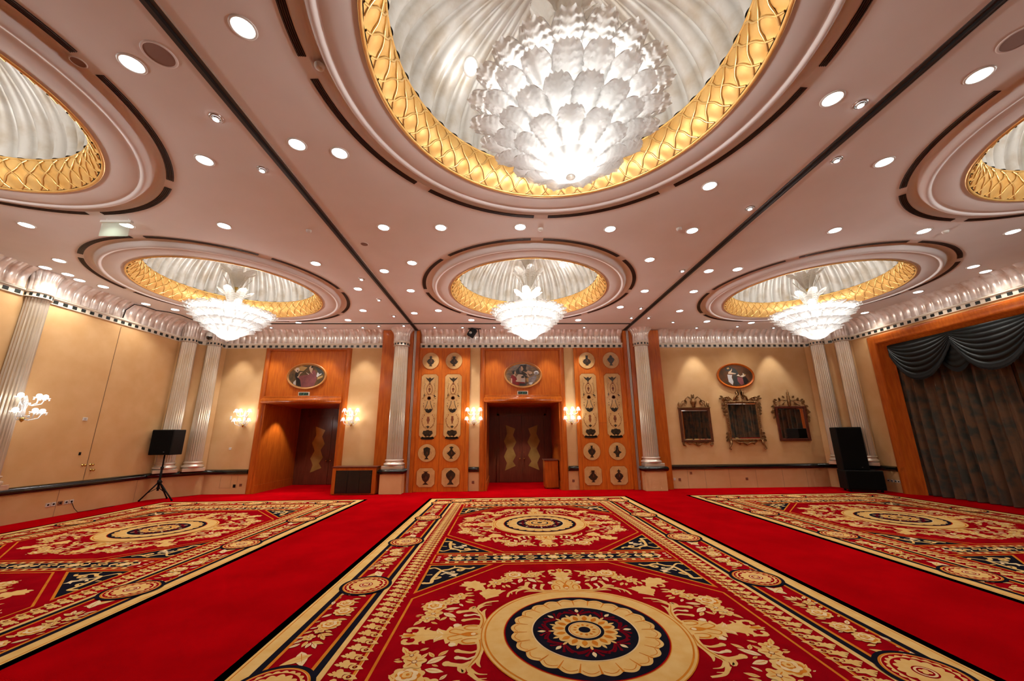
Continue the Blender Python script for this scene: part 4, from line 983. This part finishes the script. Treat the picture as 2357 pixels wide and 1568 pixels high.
# black bracketed unit on the back cornice
o=empty('ceiling_projector',(-1.10,13.92,ZC)); b=MB(); b.box(-.24,.24,-.02,.02,-.03,0); b.tube([(.14,0,-.02),(.18,.0,-.33)],.016,6); b.tube([(-.1,0,-.02),(-.1,0,-.1)],.02,6); b.build('bracket','black_plastic',o)
b=MB(); b.bbox(-.13,.13,-.10,.10,-.17,.17,.02,0,Matrix.Translation((-.10,0,-.17))@Matrix.Rotation(.55,4,'Y')); b.build('housing','black_plastic',o)
b=MB(); b.lathe([(0,0),(.055,0),(.055,.02)],14,M=Matrix.Translation((-.15,-.105,-.2))@Matrix.Rotation(pi/2,4,'X')); b.build('lens','steel',o)
tag(o,'black spotlight unit on a ceiling bracket above the left inlaid doors','spotlight')
# black cable along the left cornice
b=MB(); b.tube([(XL+.06,11.06,5.46),(XL+.10,11.05,5.70),(XL+.26,11.10,5.90),(XL+.32,11.35,5.93),(XL+.32,11.75,5.935),(-10.93,11.95,5.935),(-10.80,12.25,5.935),(-10.82,12.8,5.935),(-10.78,13.15,5.935),(-10.72,13.45,5.70)],.013,6); tag(b.build('cable','black_plastic'),'black cable running along the left cornice to the dome camera','cable')
# thin cord on the floor at the left sockets
b=MB(); b.tube([(XL+.02,10.97,.29),(XL+.03,11.06,.12),(XL+.05,11.15,.012),(XL+.10,11.5,.012),(XL+.06,11.8,.012),(XL+.09,12.1,.012)],.006,6); tag(b.build('power_cord','black_plastic'),'thin dark cord from the left wall sockets along the carpet edge','cord')

# ------------------------------------------------------------------ patterned rugs
RM=['rug_red','rug_cream','rug_pale','rug_orange','rug_navy','rug_wine']
RED,CRM,PAL,ORG,NVY,WIN=range(6)
class Flat:
    def __init__(s): s.b=MB()
    def poly(s,pts,m,l,j=1):
        s.k=(getattr(s,'k',0)+j)%9; z=.004+.0007*l+.00006*s.k*j; n=len(pts); s.b.add([(x,y,z) for x,y in pts],[tuple(range(n))],m)
    def rect(s,u0,u1,v0,v1,m,l): s.poly([(u0,v0),(u1,v0),(u1,v1),(u0,v1)],m,l,0)
    def circ(s,c,r,m,l,n=64,sc=0,k=0,ph=0): s.poly([(c[0]+r*(1+sc*abs(sin(k/2*(2*pi*i/n)+ph))-sc)*cos(2*pi*i/n),c[1]+r*(1+sc*abs(sin(k/2*(2*pi*i/n)+ph))-sc)*sin(2*pi*i/n)) for i in range(n)],m,l)
    def leaf(s,p,q,w,m,l,vein=True):
        d=Vector((q[0]-p[0],q[1]-p[1])); L=d.length
        if L<1e-4: return
        d/=L; n=Vector((-d.y,d.x)); a=[];c=[]
        for t in range(7):
            x=t/6; o=w*L*(sin(pi*x**.85))
            a.append((p[0]+d.x*L*x+n.x*o,p[1]+d.y*L*x+n.y*o)); c.append((p[0]+d.x*L*x-n.x*o,p[1]+d.y*L*x-n.y*o))
        s.poly(a+list(reversed(c))[1:-1],m,l)
        if vein: s.stroke([(p[0]+d.x*L*.15,p[1]+d.y*L*.15),(p[0]+d.x*L*.75,p[1]+d.y*L*.75)],.006,ORG,l+1,(.7,.2))
    def stroke(s,pts,w,m,l,taper=(1,.35)):
        # smooth the polyline (Catmull) and draw a tapered ribbon with round tip
        P=[Vector(p) for p in pts]; Q=[]
        for i in range(len(P)-1):
            p0=P[max(i-1,0)];p1=P[i];p2=P[i+1];p3=P[min(i+2,len(P)-1)]
            for t in (0,.25,.5,.75): Q.append(.5*((2*p1)+(p2-p0)*t+(2*p0-5*p1+4*p2-p3)*t*t+(-p0+3*p1-3*p2+p3)*t**3))
        Q.append(P[-1]); a=[];c=[];n=len(Q)
        for i,q in enumerate(Q):
            d=(Q[min(i+1,n-1)]-Q[max(i-1,0)]); d=d.normalized() if d.length>1e-6 else Vector((1,0)); nn=Vector((-d.y,d.x)); t=i/(n-1)
            ww=w*(taper[0]+(taper[1]-taper[0])*t); a.append(q+nn*ww); c.append(q-nn*ww)
        s.k=(getattr(s,'k',0)+1)%9; z=.004+.0007*l+.00006*s.k; vs=[(p.x,p.y,z) for pr_ in zip(a,c) for p in pr_]
        s.b.add(vs,[(2*i,2*i+1,2*i+3,2*i+2) for i in range(n-1)],m)
        if taper[1]>.5: e=Q[-1]; s.circ(e,w*taper[1]*1.25,m,l+.8,10)
    def flower(s,c,r,l,kind=0,ph=0):
        if kind==0:   # open five-petal flower
            s.circ(c,r*1.08,CRM,l,40,.34,5,ph); 
            for k in range(5):
                a=2*pi*(k+.5)/5-2*ph/5; s.leaf((c[0]+r*.2*cos(a),c[1]+r*.2*sin(a)),(c[0]+r*.85*cos(a),c[1]+r*.85*sin(a)),.10,ORG,l+1,False)
            s.circ(c,r*.24,WIN,l+2,14); s.circ(c,r*.19,PAL,l+3,14)
        else:         # rose
            s.circ(c,r*1.10,CRM,l,48,.16,9,ph); s.circ((c[0]+r*.04,c[1]-r*.05),r*.80,ORG,l+1,40,.18,7,ph+1); s.circ((c[0],c[1]+r*.06),r*.70,PAL,l+2,40,.2,6,ph)
            s.circ((c[0]-r*.05,c[1]+r*.10),r*.42,ORG,l+3,30,.2,5,ph); s.circ((c[0]-r*.02,c[1]+r*.14),r*.33,CRM,l+4,30,.2,4,ph); s.circ((c[0]+r*.02,c[1]+r*.14),r*.12,ORG,l+5,12)
TR={'palm':[(-1.017,-0.008),(-1.027,0.177),(-1.109,0.191),(-1.19,0.187),(-1.231,0.159),(-1.236,0.203),(-1.275,0.213),(-1.309,0.189),(-1.311,0.122),(-1.328,0.156),(-1.35,0.164),(-1.369,0.111),(-1.377,0.079),(-1.427,0.101),(-1.466,0.136),(-1.472,0.077),(-1.509,0.081),(-1.554,0.109),(-1.543,0.156),(-1.576,0.141),(-1.585,0.101),(-1.611,0.129),(-1.599,0.168),(-1.631,0.163),(-1.657,0.158),(-1.686,0.168),(-1.733,0.168),(-1.768,0.149),(-1.78,0.103),(-1.767,0.067),(-1.734,0.063),(-1.719,0.081),(-1.733,0.114),(-1.704,0.133),(-1.663,0.124),(-1.651,0.085),(-1.667,0.053),(-1.706,0.055),(-1.7,0.029),(-1.748,0.04),(-1.792,0.05),(-1.793,0.015),(-1.827,-0.015)],'fan':[(-1.106,1.003),(-1.067,1.041),(-1.078,1.083),(-1.029,1.101),(-0.997,1.142),(-0.954,1.108),(-0.913,1.127),(-0.895,1.095),(-0.837,1.102),(-0.841,1.071),(-0.77,1.057),(-0.811,1.019),(-0.836,0.979),(-0.868,0.932),(-0.855,0.902),(-0.923,0.867),(-0.97,0.841),(-1.015,0.806),(-1.025,0.853),(-1.051,0.883),(-1.061,0.922),(-1.087,0.952)],'crown':[(-1.382,1.237),(-1.343,1.268),(-1.359,1.302),(-1.322,1.323),(-1.336,1.37),(-1.281,1.39),(-1.235,1.376),(-1.186,1.421),(-1.157,1.384),(-1.121,1.371),(-1.109,1.324),(-1.039,1.32),(-1.033,1.275),(-1.07,1.243),(-1.059,1.199),(-1.04,1.155),(-1.028,1.091),(-1.078,1.083),(-1.112,1.095),(-1.152,1.066),(-1.177,1.067),(-1.164,1.119),(-1.201,1.163),(-1.258,1.144),(-1.247,1.112),(-1.201,1.11),(-1.202,1.079),(-1.26,1.071),(-1.285,1.114),(-1.286,1.167),(-1.264,1.209),(-1.298,1.211),(-1.342,1.224)],'flowers':[(-1.589,0.647,0.128),(-1.573,0.451,0.095),(-1.62,0.347,0.078),(-1.41,0.77,0.094),(-1.332,0.906,0.089)],'leaves':[[(-1.664,0.319),(-1.734,0.202)],[(-1.564,0.271),(-1.488,0.225)],[(-1.675,0.44),(-1.758,0.428)],[(-1.463,0.557),(-1.298,0.599)],[(-1.416,0.491),(-1.355,0.52)],[(-1.465,0.477),(-1.313,0.362)],[(-1.415,0.382),(-1.479,0.296)],[(-1.384,0.365),(-1.303,0.274)],[(-1.68,0.686),(-1.745,0.62)],[(-1.667,0.738),(-1.648,0.8)],[(-1.506,0.839),(-1.566,0.823)],[(-1.404,0.909),(-1.465,0.971)],[(-1.262,0.922),(-1.154,0.926)],[(-1.284,0.982),(-1.172,1.006)],[(-1.255,0.772),(-1.149,0.713)],[(-1.236,0.816),(-1.143,0.784)],[(-1.317,0.703),(-1.264,0.631)],[(-1.725,0.723),(-1.76,0.707)],[(-1.532,0.403),(-1.481,0.311)],[(-1.708,0.395),(-1.756,0.405)]],'scroll':[[(-1.033,0.109),(-1.014,0.246),(-1.031,0.379),(-1.073,0.474),(-1.099,0.54),(-1.054,0.656),(-0.981,0.731),(-0.862,0.756)],[(-1.033,0.29),(-1.091,0.322),(-1.161,0.311),(-1.221,0.292)],[(-1.053,0.38),(-1.113,0.421),(-1.162,0.408),(-1.211,0.4)],[(-1.087,0.467),(-1.149,0.51),(-1.221,0.505),(-1.292,0.485)],[(-1.108,0.508),(-1.138,0.558),(-1.134,0.608),(-1.169,0.577),(-1.17,0.544)],[(-1.079,0.572),(-1.015,0.637),(-0.936,0.647)],[(-1.09,0.623),(-1.026,0.698),(-0.938,0.699)],[(-1.028,0.379),(-1.023,0.488),(-0.996,0.549)]],'corner':[[(-1.238,1.961),(-1.288,1.899),(-1.375,1.91),(-1.457,1.956),(-1.532,1.944),(-1.608,1.869),(-1.69,1.843),(-1.728,1.754),(-1.756,1.611),(-1.774,1.488),(-1.772,1.369),(-1.862,1.356)],[(-1.774,1.488),(-1.718,1.512),(-1.677,1.565),(-1.71,1.58),(-1.748,1.568)],[(-1.375,1.904),(-1.419,1.813),(-1.469,1.831),(-1.458,1.877),(-1.426,1.875)],[(-1.532,1.944),(-1.534,2.009)],[(-1.896,1.916),(-1.816,1.953),(-1.711,1.844)],[(-1.696,1.813),(-1.635,1.764),(-1.517,1.743),(-1.522,1.788),(-1.554,1.79)],[(-1.682,1.664),(-1.629,1.719),(-1.572,1.687)],[(-1.808,1.67),(-1.878,1.66)]],'cornerflower':[(-1.566,1.573),(-1.524,1.641),(-1.603,1.689),(-1.565,1.716),(-1.511,1.699),(-1.443,1.695),(-1.47,1.624),(-1.455,1.581),(-1.518,1.598)],'bandleaf':[(-2.253,-0.492),(-2.235,-0.477),(-2.205,-0.489),(-2.224,-0.467),(-2.208,-0.452),(-2.189,-0.468),(-2.194,-0.442),(-2.171,-0.421),(-2.144,-0.433),(-2.128,-0.466),(-2.094,-0.472),(-2.06,-0.479),(-2.071,-0.5),(-2.109,-0.498),(-2.119,-0.518),(-2.113,-0.549),(-2.144,-0.547),(-2.159,-0.527),(-2.185,-0.536),(-2.188,-0.515),(-2.217,-0.519)],'bandcurl':[(-1.992,-0.564),(-2.037,-0.572),(-2.093,-0.57),(-2.123,-0.538),(-2.117,-0.508),(-2.077,-0.499),(-2.036,-0.511)],'bflowers':[(-2.627,0.545,0.099),(-2.571,0.339,0.102),(-2.594,0.025,0.109),(-2.635,-0.106,0.056),(-2.681,-0.24,0.061),(-2.687,0.855,0.062)],'bleaves':[[(-2.613,0.935),(-2.494,0.972)],[(-2.591,0.83),(-2.464,0.744)],[(-2.66,0.895),(-2.657,0.98)],[(-2.74,0.941),(-2.767,0.985)],[(-2.749,0.878),(-2.793,0.799)],[(-2.597,0.673),(-2.502,0.687)],[(-2.576,0.579),(-2.484,0.575)],[(-2.759,0.738),(-2.759,0.7)],[(-2.793,0.626),(-2.776,0.517)],[(-2.511,0.418),(-2.453,0.433)],[(-2.736,0.429),(-2.776,0.397)],[(-2.675,0.28),(-2.753,0.191)],[(-2.521,0.257),(-2.446,0.223)],[(-2.565,0.153),(-2.454,0.133)],[(-2.724,0.116),(-2.768,0.075)],[(-2.69,-0.025),(-2.754,-0.062)],[(-2.553,-0.031),(-2.49,-0.047)],[(-2.705,-0.103),(-2.769,-0.163)],[(-2.579,-0.108),(-2.497,-0.138)],[(-2.596,-0.171),(-2.461,-0.201)],[(-2.577,-0.196),(-2.509,-0.295)],[(-2.603,-0.171),(-2.586,-0.244)],[(-2.728,-0.226),(-2.796,-0.247)],[(-2.715,-0.274),(-2.769,-0.352)],[(-2.704,-0.354),(-2.776,-0.433)],[(-2.656,-0.311),(-2.66,-0.422)],[(-2.611,-0.336),(-2.619,-0.44)],[(-2.586,-0.348),(-2.521,-0.449)],[(-2.611,-0.325),(-2.482,-0.364)]]}
def xf(kind):
    # eight-fold symmetry of the octagon field: reflect, and swap axes with the panel's proportions
    sx,sy,sw=kind
    def f(p):
        u,v=p
        if sw: u,v=-v*1.0,-u*1.0
        return (sx*u,sy*v)
    return f
K8=[(sx,sy,sw) for sx in(1,-1) for sy in (1,-1) for sw in(0,1)]
def medallion(f,cv):
    O=lambda p:(p[0],p[1]+cv)
    for (a,b_,c_,d_,m,l) in ((1.915,2.075,.80,.875,ORG,6),(1.888,2.048,.79,.865,RED,7)):
        f.poly([O(p) for p in [(-c_,-b_),(c_,-b_),(a,-d_),(a,d_),(c_,b_),(-c_,b_),(-a,d_),(-a,-d_)]],m,l)
    c=O((0,0))
    for k in K8:
        t=lambda p,g_=xf(k): O(g_(p))
        if not (k[2]==0 and k[1]==-1 and 0): pass
        if k[2]==0: f.poly([t(p) for p in TR['fan']],CRM,8); f.poly([t(p) for p in TR['crown']],CRM,8.6)
        for i,(u,v,r) in enumerate(TR['flowers']): f.flower(t((u,v)),r*1.05,10+(i%2)*4,1 if i==0 else 0,i)
        for p,q in TR['leaves']: f.leaf(t(p),t(q),.20,PAL if (p[0]*7)%1>.5 else CRM,9,True)
        for i,s_ in enumerate(TR['scroll']):
            f.stroke([t(p) for p in s_],(.036,.024,.022,.030,.022,.018,.018,.03)[i],PAL if i==2 else CRM,9+(i>0),((1.0,.35),(.5,1.0),(.4,1.0),(.6,1.0),(.8,.9),(.9,.2),(.9,.2),(1.0,.1))[i])
            if i in (0,): f.stroke([t(p) for p in s_[:5]],.007,ORG,12,(1,.5))
    for k in ((1,1,0),(-1,1,0),(1,1,1),(1,-1,1)):
        t=lambda p,g_=xf(k): O(g_(p))
        for m in (1,-1):
            pts=[t((p[0],m*max(.0005,p[1]))) for p in TR['palm']]; f.poly(pts,CRM,10)
            f.stroke([t((-1.07,m*.16)),t((-1.16,m*.165)),t((-1.2,m*.12)),t((-1.14,m*.085)),t((-1.06,m*.09))],.012,ORG,11,(1,.4))
            f.stroke([t((-1.23,m*.0)),t((-1.34,m*.05)),t((-1.30,m*.11)),t((-1.20,m*.07))],.009,ORG,11,(1,.5))
            f.stroke([t((-1.40,m*.02)),t((-1.47,m*.10)),t((-1.45,m*.03))],.008,PAL,11,(1,.5))
            f.circ(t((-1.285,m*.185)),.035,PAL,12,14)
        f.leaf(t((-1.05,0)),t((-1.24,0)),.22,ORG,12,False); f.circ(t((-1.10,0)),.025,PAL,13,12); f.leaf(t((-1.66,0)),t((-1.80,0)),.18,ORG,12,False)
    f.circ(c,1.025,ORG,14,96); f.circ(c,1.015,CRM,15,96); f.circ(c,.992,ORG,16,96); f.circ(c,.975,CRM,17,96)
    f.circ(c,.805,ORG,18,96); f.circ(c,.797,RED,19,96); f.circ(c,.785,NVY,20,96)
    NP=24
    f.circ(c,.735,CRM,21,NP*10,.055,NP); 
    for k in range(NP):
        a=2*pi*k/NP
        f.stroke([(c[0]+r*cos(a),c[1]+r*sin(a)) for r in (.57,.63,.69)],.006,ORG,22,(.5,1.6))
        a0=a+.03;a1=a+2*pi/NP-.03; f.stroke([(c[0]+(.665+.035*sin(pi*t/6))*cos(a0+(a1-a0)*t/6),c[1]+(.665+.035*sin(pi*t/6))*sin(a0+(a1-a0)*t/6)) for t in range(7)],.004,ORG,22,(1,1))
    f.circ(c,.525,PAL,23,80); f.circ(c,.512,NVY,24,80)
    for k in range(8):
        a=2*pi*k/8
        for q in (-3,-2,-1,1,2,3):
            e=q*.17; f.stroke([(c[0]+.33*cos(a),c[1]+.33*sin(a)),(c[0]+(.40)*cos(a+e*.6),c[1]+.40*sin(a+e*.6)),(c[0]+(.465-.02*abs(q))*cos(a+e*.95),c[1]+(.465-.02*abs(q))*sin(a+e*.95))],.013,WIN,25,(.4,1))
        f.circ((c[0]+.37*cos(a),c[1]+.37*sin(a)),.022,RED,26,12); f.leaf((c[0]+.385*cos(a),c[1]+.385*sin(a)),(c[0]+.47*cos(a),c[1]+.47*sin(a)),.24,PAL,27,False); f.circ((c[0]+.37*cos(a),c[1]+.37*sin(a)),.013,NVY,27,10)
        a2=a+pi/8; f.leaf((c[0]+.28*cos(a2),c[1]+.28*sin(a2)),(c[0]+.36*cos(a2),c[1]+.36*sin(a2)),.2,CRM,26,False)
        f.leaf((c[0]+.28*cos(a),c[1]+.28*sin(a)),(c[0]+.365*cos(a),c[1]+.365*sin(a)),.16,CRM,26,False)
    f.circ(c,.322,CRM,28,160,.12,16)
    for k in range(16):
        a=2*pi*(k+.5)/16; f.leaf((c[0]+.195*cos(a),c[1]+.195*sin(a)),(c[0]+.30*cos(a),c[1]+.30*sin(a)),.27,ORG,29,False)
    f.circ(c,.192,NVY,30,60); f.circ(c,.160,PAL,31,60); f.circ(c,.150,ORG,32,60); f.circ(c,.142,CRM,33,60)
    for k in range(12):
        a=2*pi*k/12; f.leaf((c[0]+.075*cos(a),c[1]+.075*sin(a)),(c[0]+.118*cos(a),c[1]+.118*sin(a)),.33,ORG,34,False)
    f.circ(c,.058,NVY,35,40)
    # corner triangles
    for sx in (1,-1):
        for sy in (1,-1):
            t=lambda p:O((sx*p[0],sy*p[1]))
            f.poly([t((-1.925,2.085)),t((-.955,2.085)),t((-1.925,1.02))],ORG,6); f.poly([t((-1.895,2.055)),t((-1.025,2.055)),t((-1.895,1.095))],NVY,7)
            for i,s_ in enumerate(TR['corner']): f.stroke([t(p) for p in s_],(.026,.022,.024,.016,.022,.018,.018,.016)[i],PAL if i in(5,6) else CRM,8,((.8,1.0) if i<1 else (1,.6)))
            f.poly([t(p) for p in TR['cornerflower']],PAL,9)
def band(f,v0):
    f.rect(-1.93,1.93,v0-.235,v0+.235,ORG,6); f.rect(-1.905,1.905,v0-.212,v0+.212,RED,7)
    n=24
    for k in range(n):
        u=-1.75+3.5*(k+.5)/n
        for s_ in (-1,1): f.rect(u-.028,u+.028,v0+s_*.175-.030,v0+s_*.175+.030,CRM,8)
    for s_ in (-1,1):
        f.rect(-1.78,1.78,v0+s_*.136-.006,v0+s_*.136+.006,ORG,8); f.rect(-1.78,1.78,v0+s_*.208-.004,v0+s_*.208+.004,CRM,8)
        for q in (-.1,0,.1): f.rect(s_*1.84-.028,s_*1.84+.028,v0+q-.022,v0+q+.022,PAL,8)
    f.poly([(-1.75,v0),(-1.66,v0+.125),(1.66,v0+.125),(1.75,v0),(1.66,v0-.125),(-1.66,v0-.125)],PAL,9); f.poly([(-1.735,v0),(-1.655,v0+.117),(1.655,v0+.117),(1.735,v0),(1.655,v0-.117),(-1.655,v0-.117)],NVY,10)
    for k in range(-4,5):
        u=k*.38
        if k%2==0:
            f.circ((u,v0),.105,CRM,12,40,.3,8); f.circ((u,v0),.05,PAL,13,20)
            for s_ in (-1,1):
                f.leaf((u+s_*.10,v0),(u+s_*.22,v0),.3,CRM,12); f.stroke([(u+s_*.14,v0+.09),(u+s_*.19,v0+.03),(u+s_*.19,v0-.03),(u+s_*.14,v0-.09)],.010,PAL,12,(1,1))
        else:
            for s_ in (-1,1):
                f.stroke([(u,v0+s_*.09),(u+.06,v0+s_*.06),(u+.03,v0+s_*.025),(u-.03,v0+s_*.025),(u-.06,v0+s_*.06),(u,v0+s_*.09)],.011,CRM,12,(1,1)); f.leaf((u+s_*.05,v0),(u+s_*.13,v0),.3,CRM,12)
            f.circ((u,v0),.02,ORG,12,10)
def roundel(f,c):
    f.circ(c,.325,NVY,14,56); f.circ(c,.285,ORG,15,56); f.circ(c,.268,CRM,16,56); f.circ(c,.262,RED,17,56); f.circ(c,.245,CRM,18,160,.10,22); f.circ(c,.210,RED,19,56,.0,0)
    f.circ(c,.192,CRM,20,120,.16,14)
    f.circ(c,.085,RED,21,30); f.circ(c,.072,PAL,22,30); f.circ(c,.055,RED,23,30); f.circ(c,.042,CRM,24,30,.4,4)
def rug():
    f=Flat(); U=3.14; VT=12.65+.09-4.26; VB=-4.22-4.26   # local v, centre medallion at v=0
    C=[(0,NVY),(.09,CRM),(.115,ORG),(.127,CRM),(.25,NVY),(.315,ORG),(.347,RED),(.715,ORG),(.748,NVY),(.815,CRM),(.868,RED),(1.095,ORG),(1.118,CRM),(1.127,RED)]
    for l,(o,m) in enumerate(C): f.rect(-U+o,U-o,VB+o,VT-o,m,l*.4)
    # leaf border
    bl=TR['bandleaf'];bc=TR['bandcurl']; P=.132
    def along(side,s,o,q):
        # s: along, o: distance from outer edge
        if side=='L': return (-U+o,s)
        if side=='R': return (U-o,-s)
        if side=='T': return (-s,VT-o)
        return (s,VB+o)
    for side,a0,a1 in (('L',VB+1.0,VT-1.0),('R',-(VT-1.0),-(VB+1.0)),('T',-U+1.0,U-1.0),('B',-U+1.0,U-1.0)):
        n=int((a1-a0)/P)
        for k in range(n+1):
            s0=a0+(a1-a0)*k/n
            g_=lambda p:along(side,s0+(p[1]+.50),p[0]+U-.002,0)
            f.poly([g_(p) for p in bl],CRM,8)
            f.poly([g_((p[0]+.012,p[1])) for p in bc],CRM,8)
            f.circ(g_((-2.06,-.535)),.022,WIN,9,10); f.circ(g_((-2.062,-.535)),.009,ORG,10,8)
        # roundels and floral panels
        ro=.53; step=2.10
        if side in 'LR': cs=[s_*1 for s_ in ([5.58-4.26+step*k for k in range(-5,4)] )]; cs=[c if side=='L' else -c for c in cs]
        else: cs=[-2.1,0,2.1]
        cs.sort()
        for c in cs:
            if a0-1<c<a1+1: roundel(f,along(side,c,ro,0))
        for i in range(len(cs)+1):
            lo=(cs[i-1]+.325) if i>0 else a0-.52; hi=(cs[i]-.325) if i<len(cs) else a1+.52
            if hi-lo<.4: continue
            mid=(lo+hi)/2; sc=min(1,(hi-lo)/1.5)
            g_=lambda p:along(side,mid+(p[1]-.03)*sc*1.0,U+p[0]-.02,0)
            for e in (lo+.005,hi-.005):
                pass
            for q,(u,v,r) in enumerate(TR['bflowers']): f.flower(g_((u,v)),r,10+(q%2)*3,1 if q<3 else 0,q)
            for p,q in TR['bleaves']: f.leaf(g_(p),g_(q),.20,PAL if (p[1]*9)%1>.5 else CRM,9)
            f.leaf(g_((-2.5,-.55)),g_((-2.7,-.72)),.2,CRM,9); f.leaf(g_((-2.62,-.5)),g_((-2.5,-.74)),.2,PAL,9)
    for cv in (4.74,0,-4.74): medallion(f,cv)
    for v0 in (7.11,2.37,-2.37,-7.11): band(f,v0)
    b=f.b; b.box(-U,U,VB,VT,0,.004,NVY)
    return b
rb=rug(); r0_=rb.build('patterned_rug',RM,loc=(.80,4.26,0))
tag(r0_,'red and cream medallion carpet in the middle, in front of the central doorway','carpet','patterned medallion carpets')
for x,lab in ((-7.42,'red and cream medallion carpet on the left, in front of the left portal'),(9.03,'red and cream medallion carpet on the right, in front of the mirrors')):
    c=r0_.copy(); COL.objects.link(c); c.location.x=x; tag(c,lab)

# ------------------------------------------------------------------ lights of the room, plus added fill out of view
def lamp(kind,nm,loc,power,col,size=.05,**k):
    l=bpy.data.lights.new(nm,kind); l.energy=power; l.color=col
    if kind in('POINT','SPOT'): l.shadow_soft_size=size
    for a,v in k.items(): setattr(l,a,v)
    o=bpy.data.objects.new(nm,l); COL.objects.link(o); o.location=loc; return o
WARM=(1.0,.94,.85); COOL=(1.0,.985,.955)
for x,y,kind in LIGHTS:
    if kind=='big': lamp('SPOT','downlight_and_fill_lamp',(x,y,ZC-.03),BIGW*(NEARF if y<6 else 1),WARM,.08,spot_size=math.radians(120),spot_blend=.6)
    else: lamp('SPOT','spotlight_lamp',(x,y,ZC-.06),WASHW if kind=='wash' else SMALLW,COOL,.03,spot_size=math.radians(58 if kind=='wash' else 70),spot_blend=.5)
for x in (-9.5,-6,-2.5,.7,4,7.5,11): 
    for y in (.2,-2.5,-5.5): lamp('SPOT','downlight_and_fill_lamp',(x,y,ZC-.03),REARFILLW,WARM,.08,spot_size=math.radians(120),spot_blend=.6)  # added fill lamps, unseen at the rear, with no downlight fixtures
for i in range(3):
    for j in range(2): 
        for k in range(4): lamp('POINT','chandelier_and_fill_lamp',(DX[i]+.42*cos(pi/4+k*pi/2),DY[j]+.42*sin(pi/4+k*pi/2),ZC-.66),CHW/4,COOL,.05)
        lamp('POINT','chandelier_and_fill_lamp',(DX[i],DY[j],ZC-1.22),CHW*.02,COOL,.04)
    lamp('POINT','chandelier_and_fill_lamp',(DX[i],-3.23,ZC-.9),CHW*.15,COOL,.22)  # added rear fill lamp behind the camera, no chandelier hangs here
for loc,rz,lab in SC:
    d=Vector((0,-.42,0)); d.rotate(Matrix.Rotation(rz,3,'Z')); lamp('POINT','wall_light_lamp',Vector(loc)+d+Vector((0,0,.05)),SCW,COOL,.12)
# recess lamps over the doors
for px,nm in PORT: lamp('SPOT','recess_lamp',(px-(.8 if nm=='left' else 0),15.1 if nm=='left' else 15.5,3.12),RECW,WARM,.05,spot_size=math.radians(85),spot_blend=.4)
w=bpy.data.worlds.new('world'); S.world=w; w.use_nodes=True; w.node_tree.nodes['Background'].inputs[0].default_value=(.05,.035,.03,1); w.node_tree.nodes['Background'].inputs[1].default_value=.2
S.view_settings.view_transform='Standard'; S.view_settings.look='None'; S.view_settings.gamma=1.0; S.view_settings.exposure=EXPO
try: S.view_settings.use_curve_mapping=False
except Exception: pass
S.cycles.max_bounces=4; S.cycles.diffuse_bounces=3; S.cycles.glossy_bounces=2; S.cycles.transmission_bounces=3; S.cycles.transparent_max_bounces=6
S.cycles.use_adaptive_sampling=True; S.cycles.adaptive_threshold=.06; S.cycles.adaptive_min_samples=12
S.cycles.caustics_reflective=False; S.cycles.caustics_refractive=False; S.cycles.sample_clamp_indirect=6; S.cycles.use_denoising=True
S.cycles.use_light_tree=True
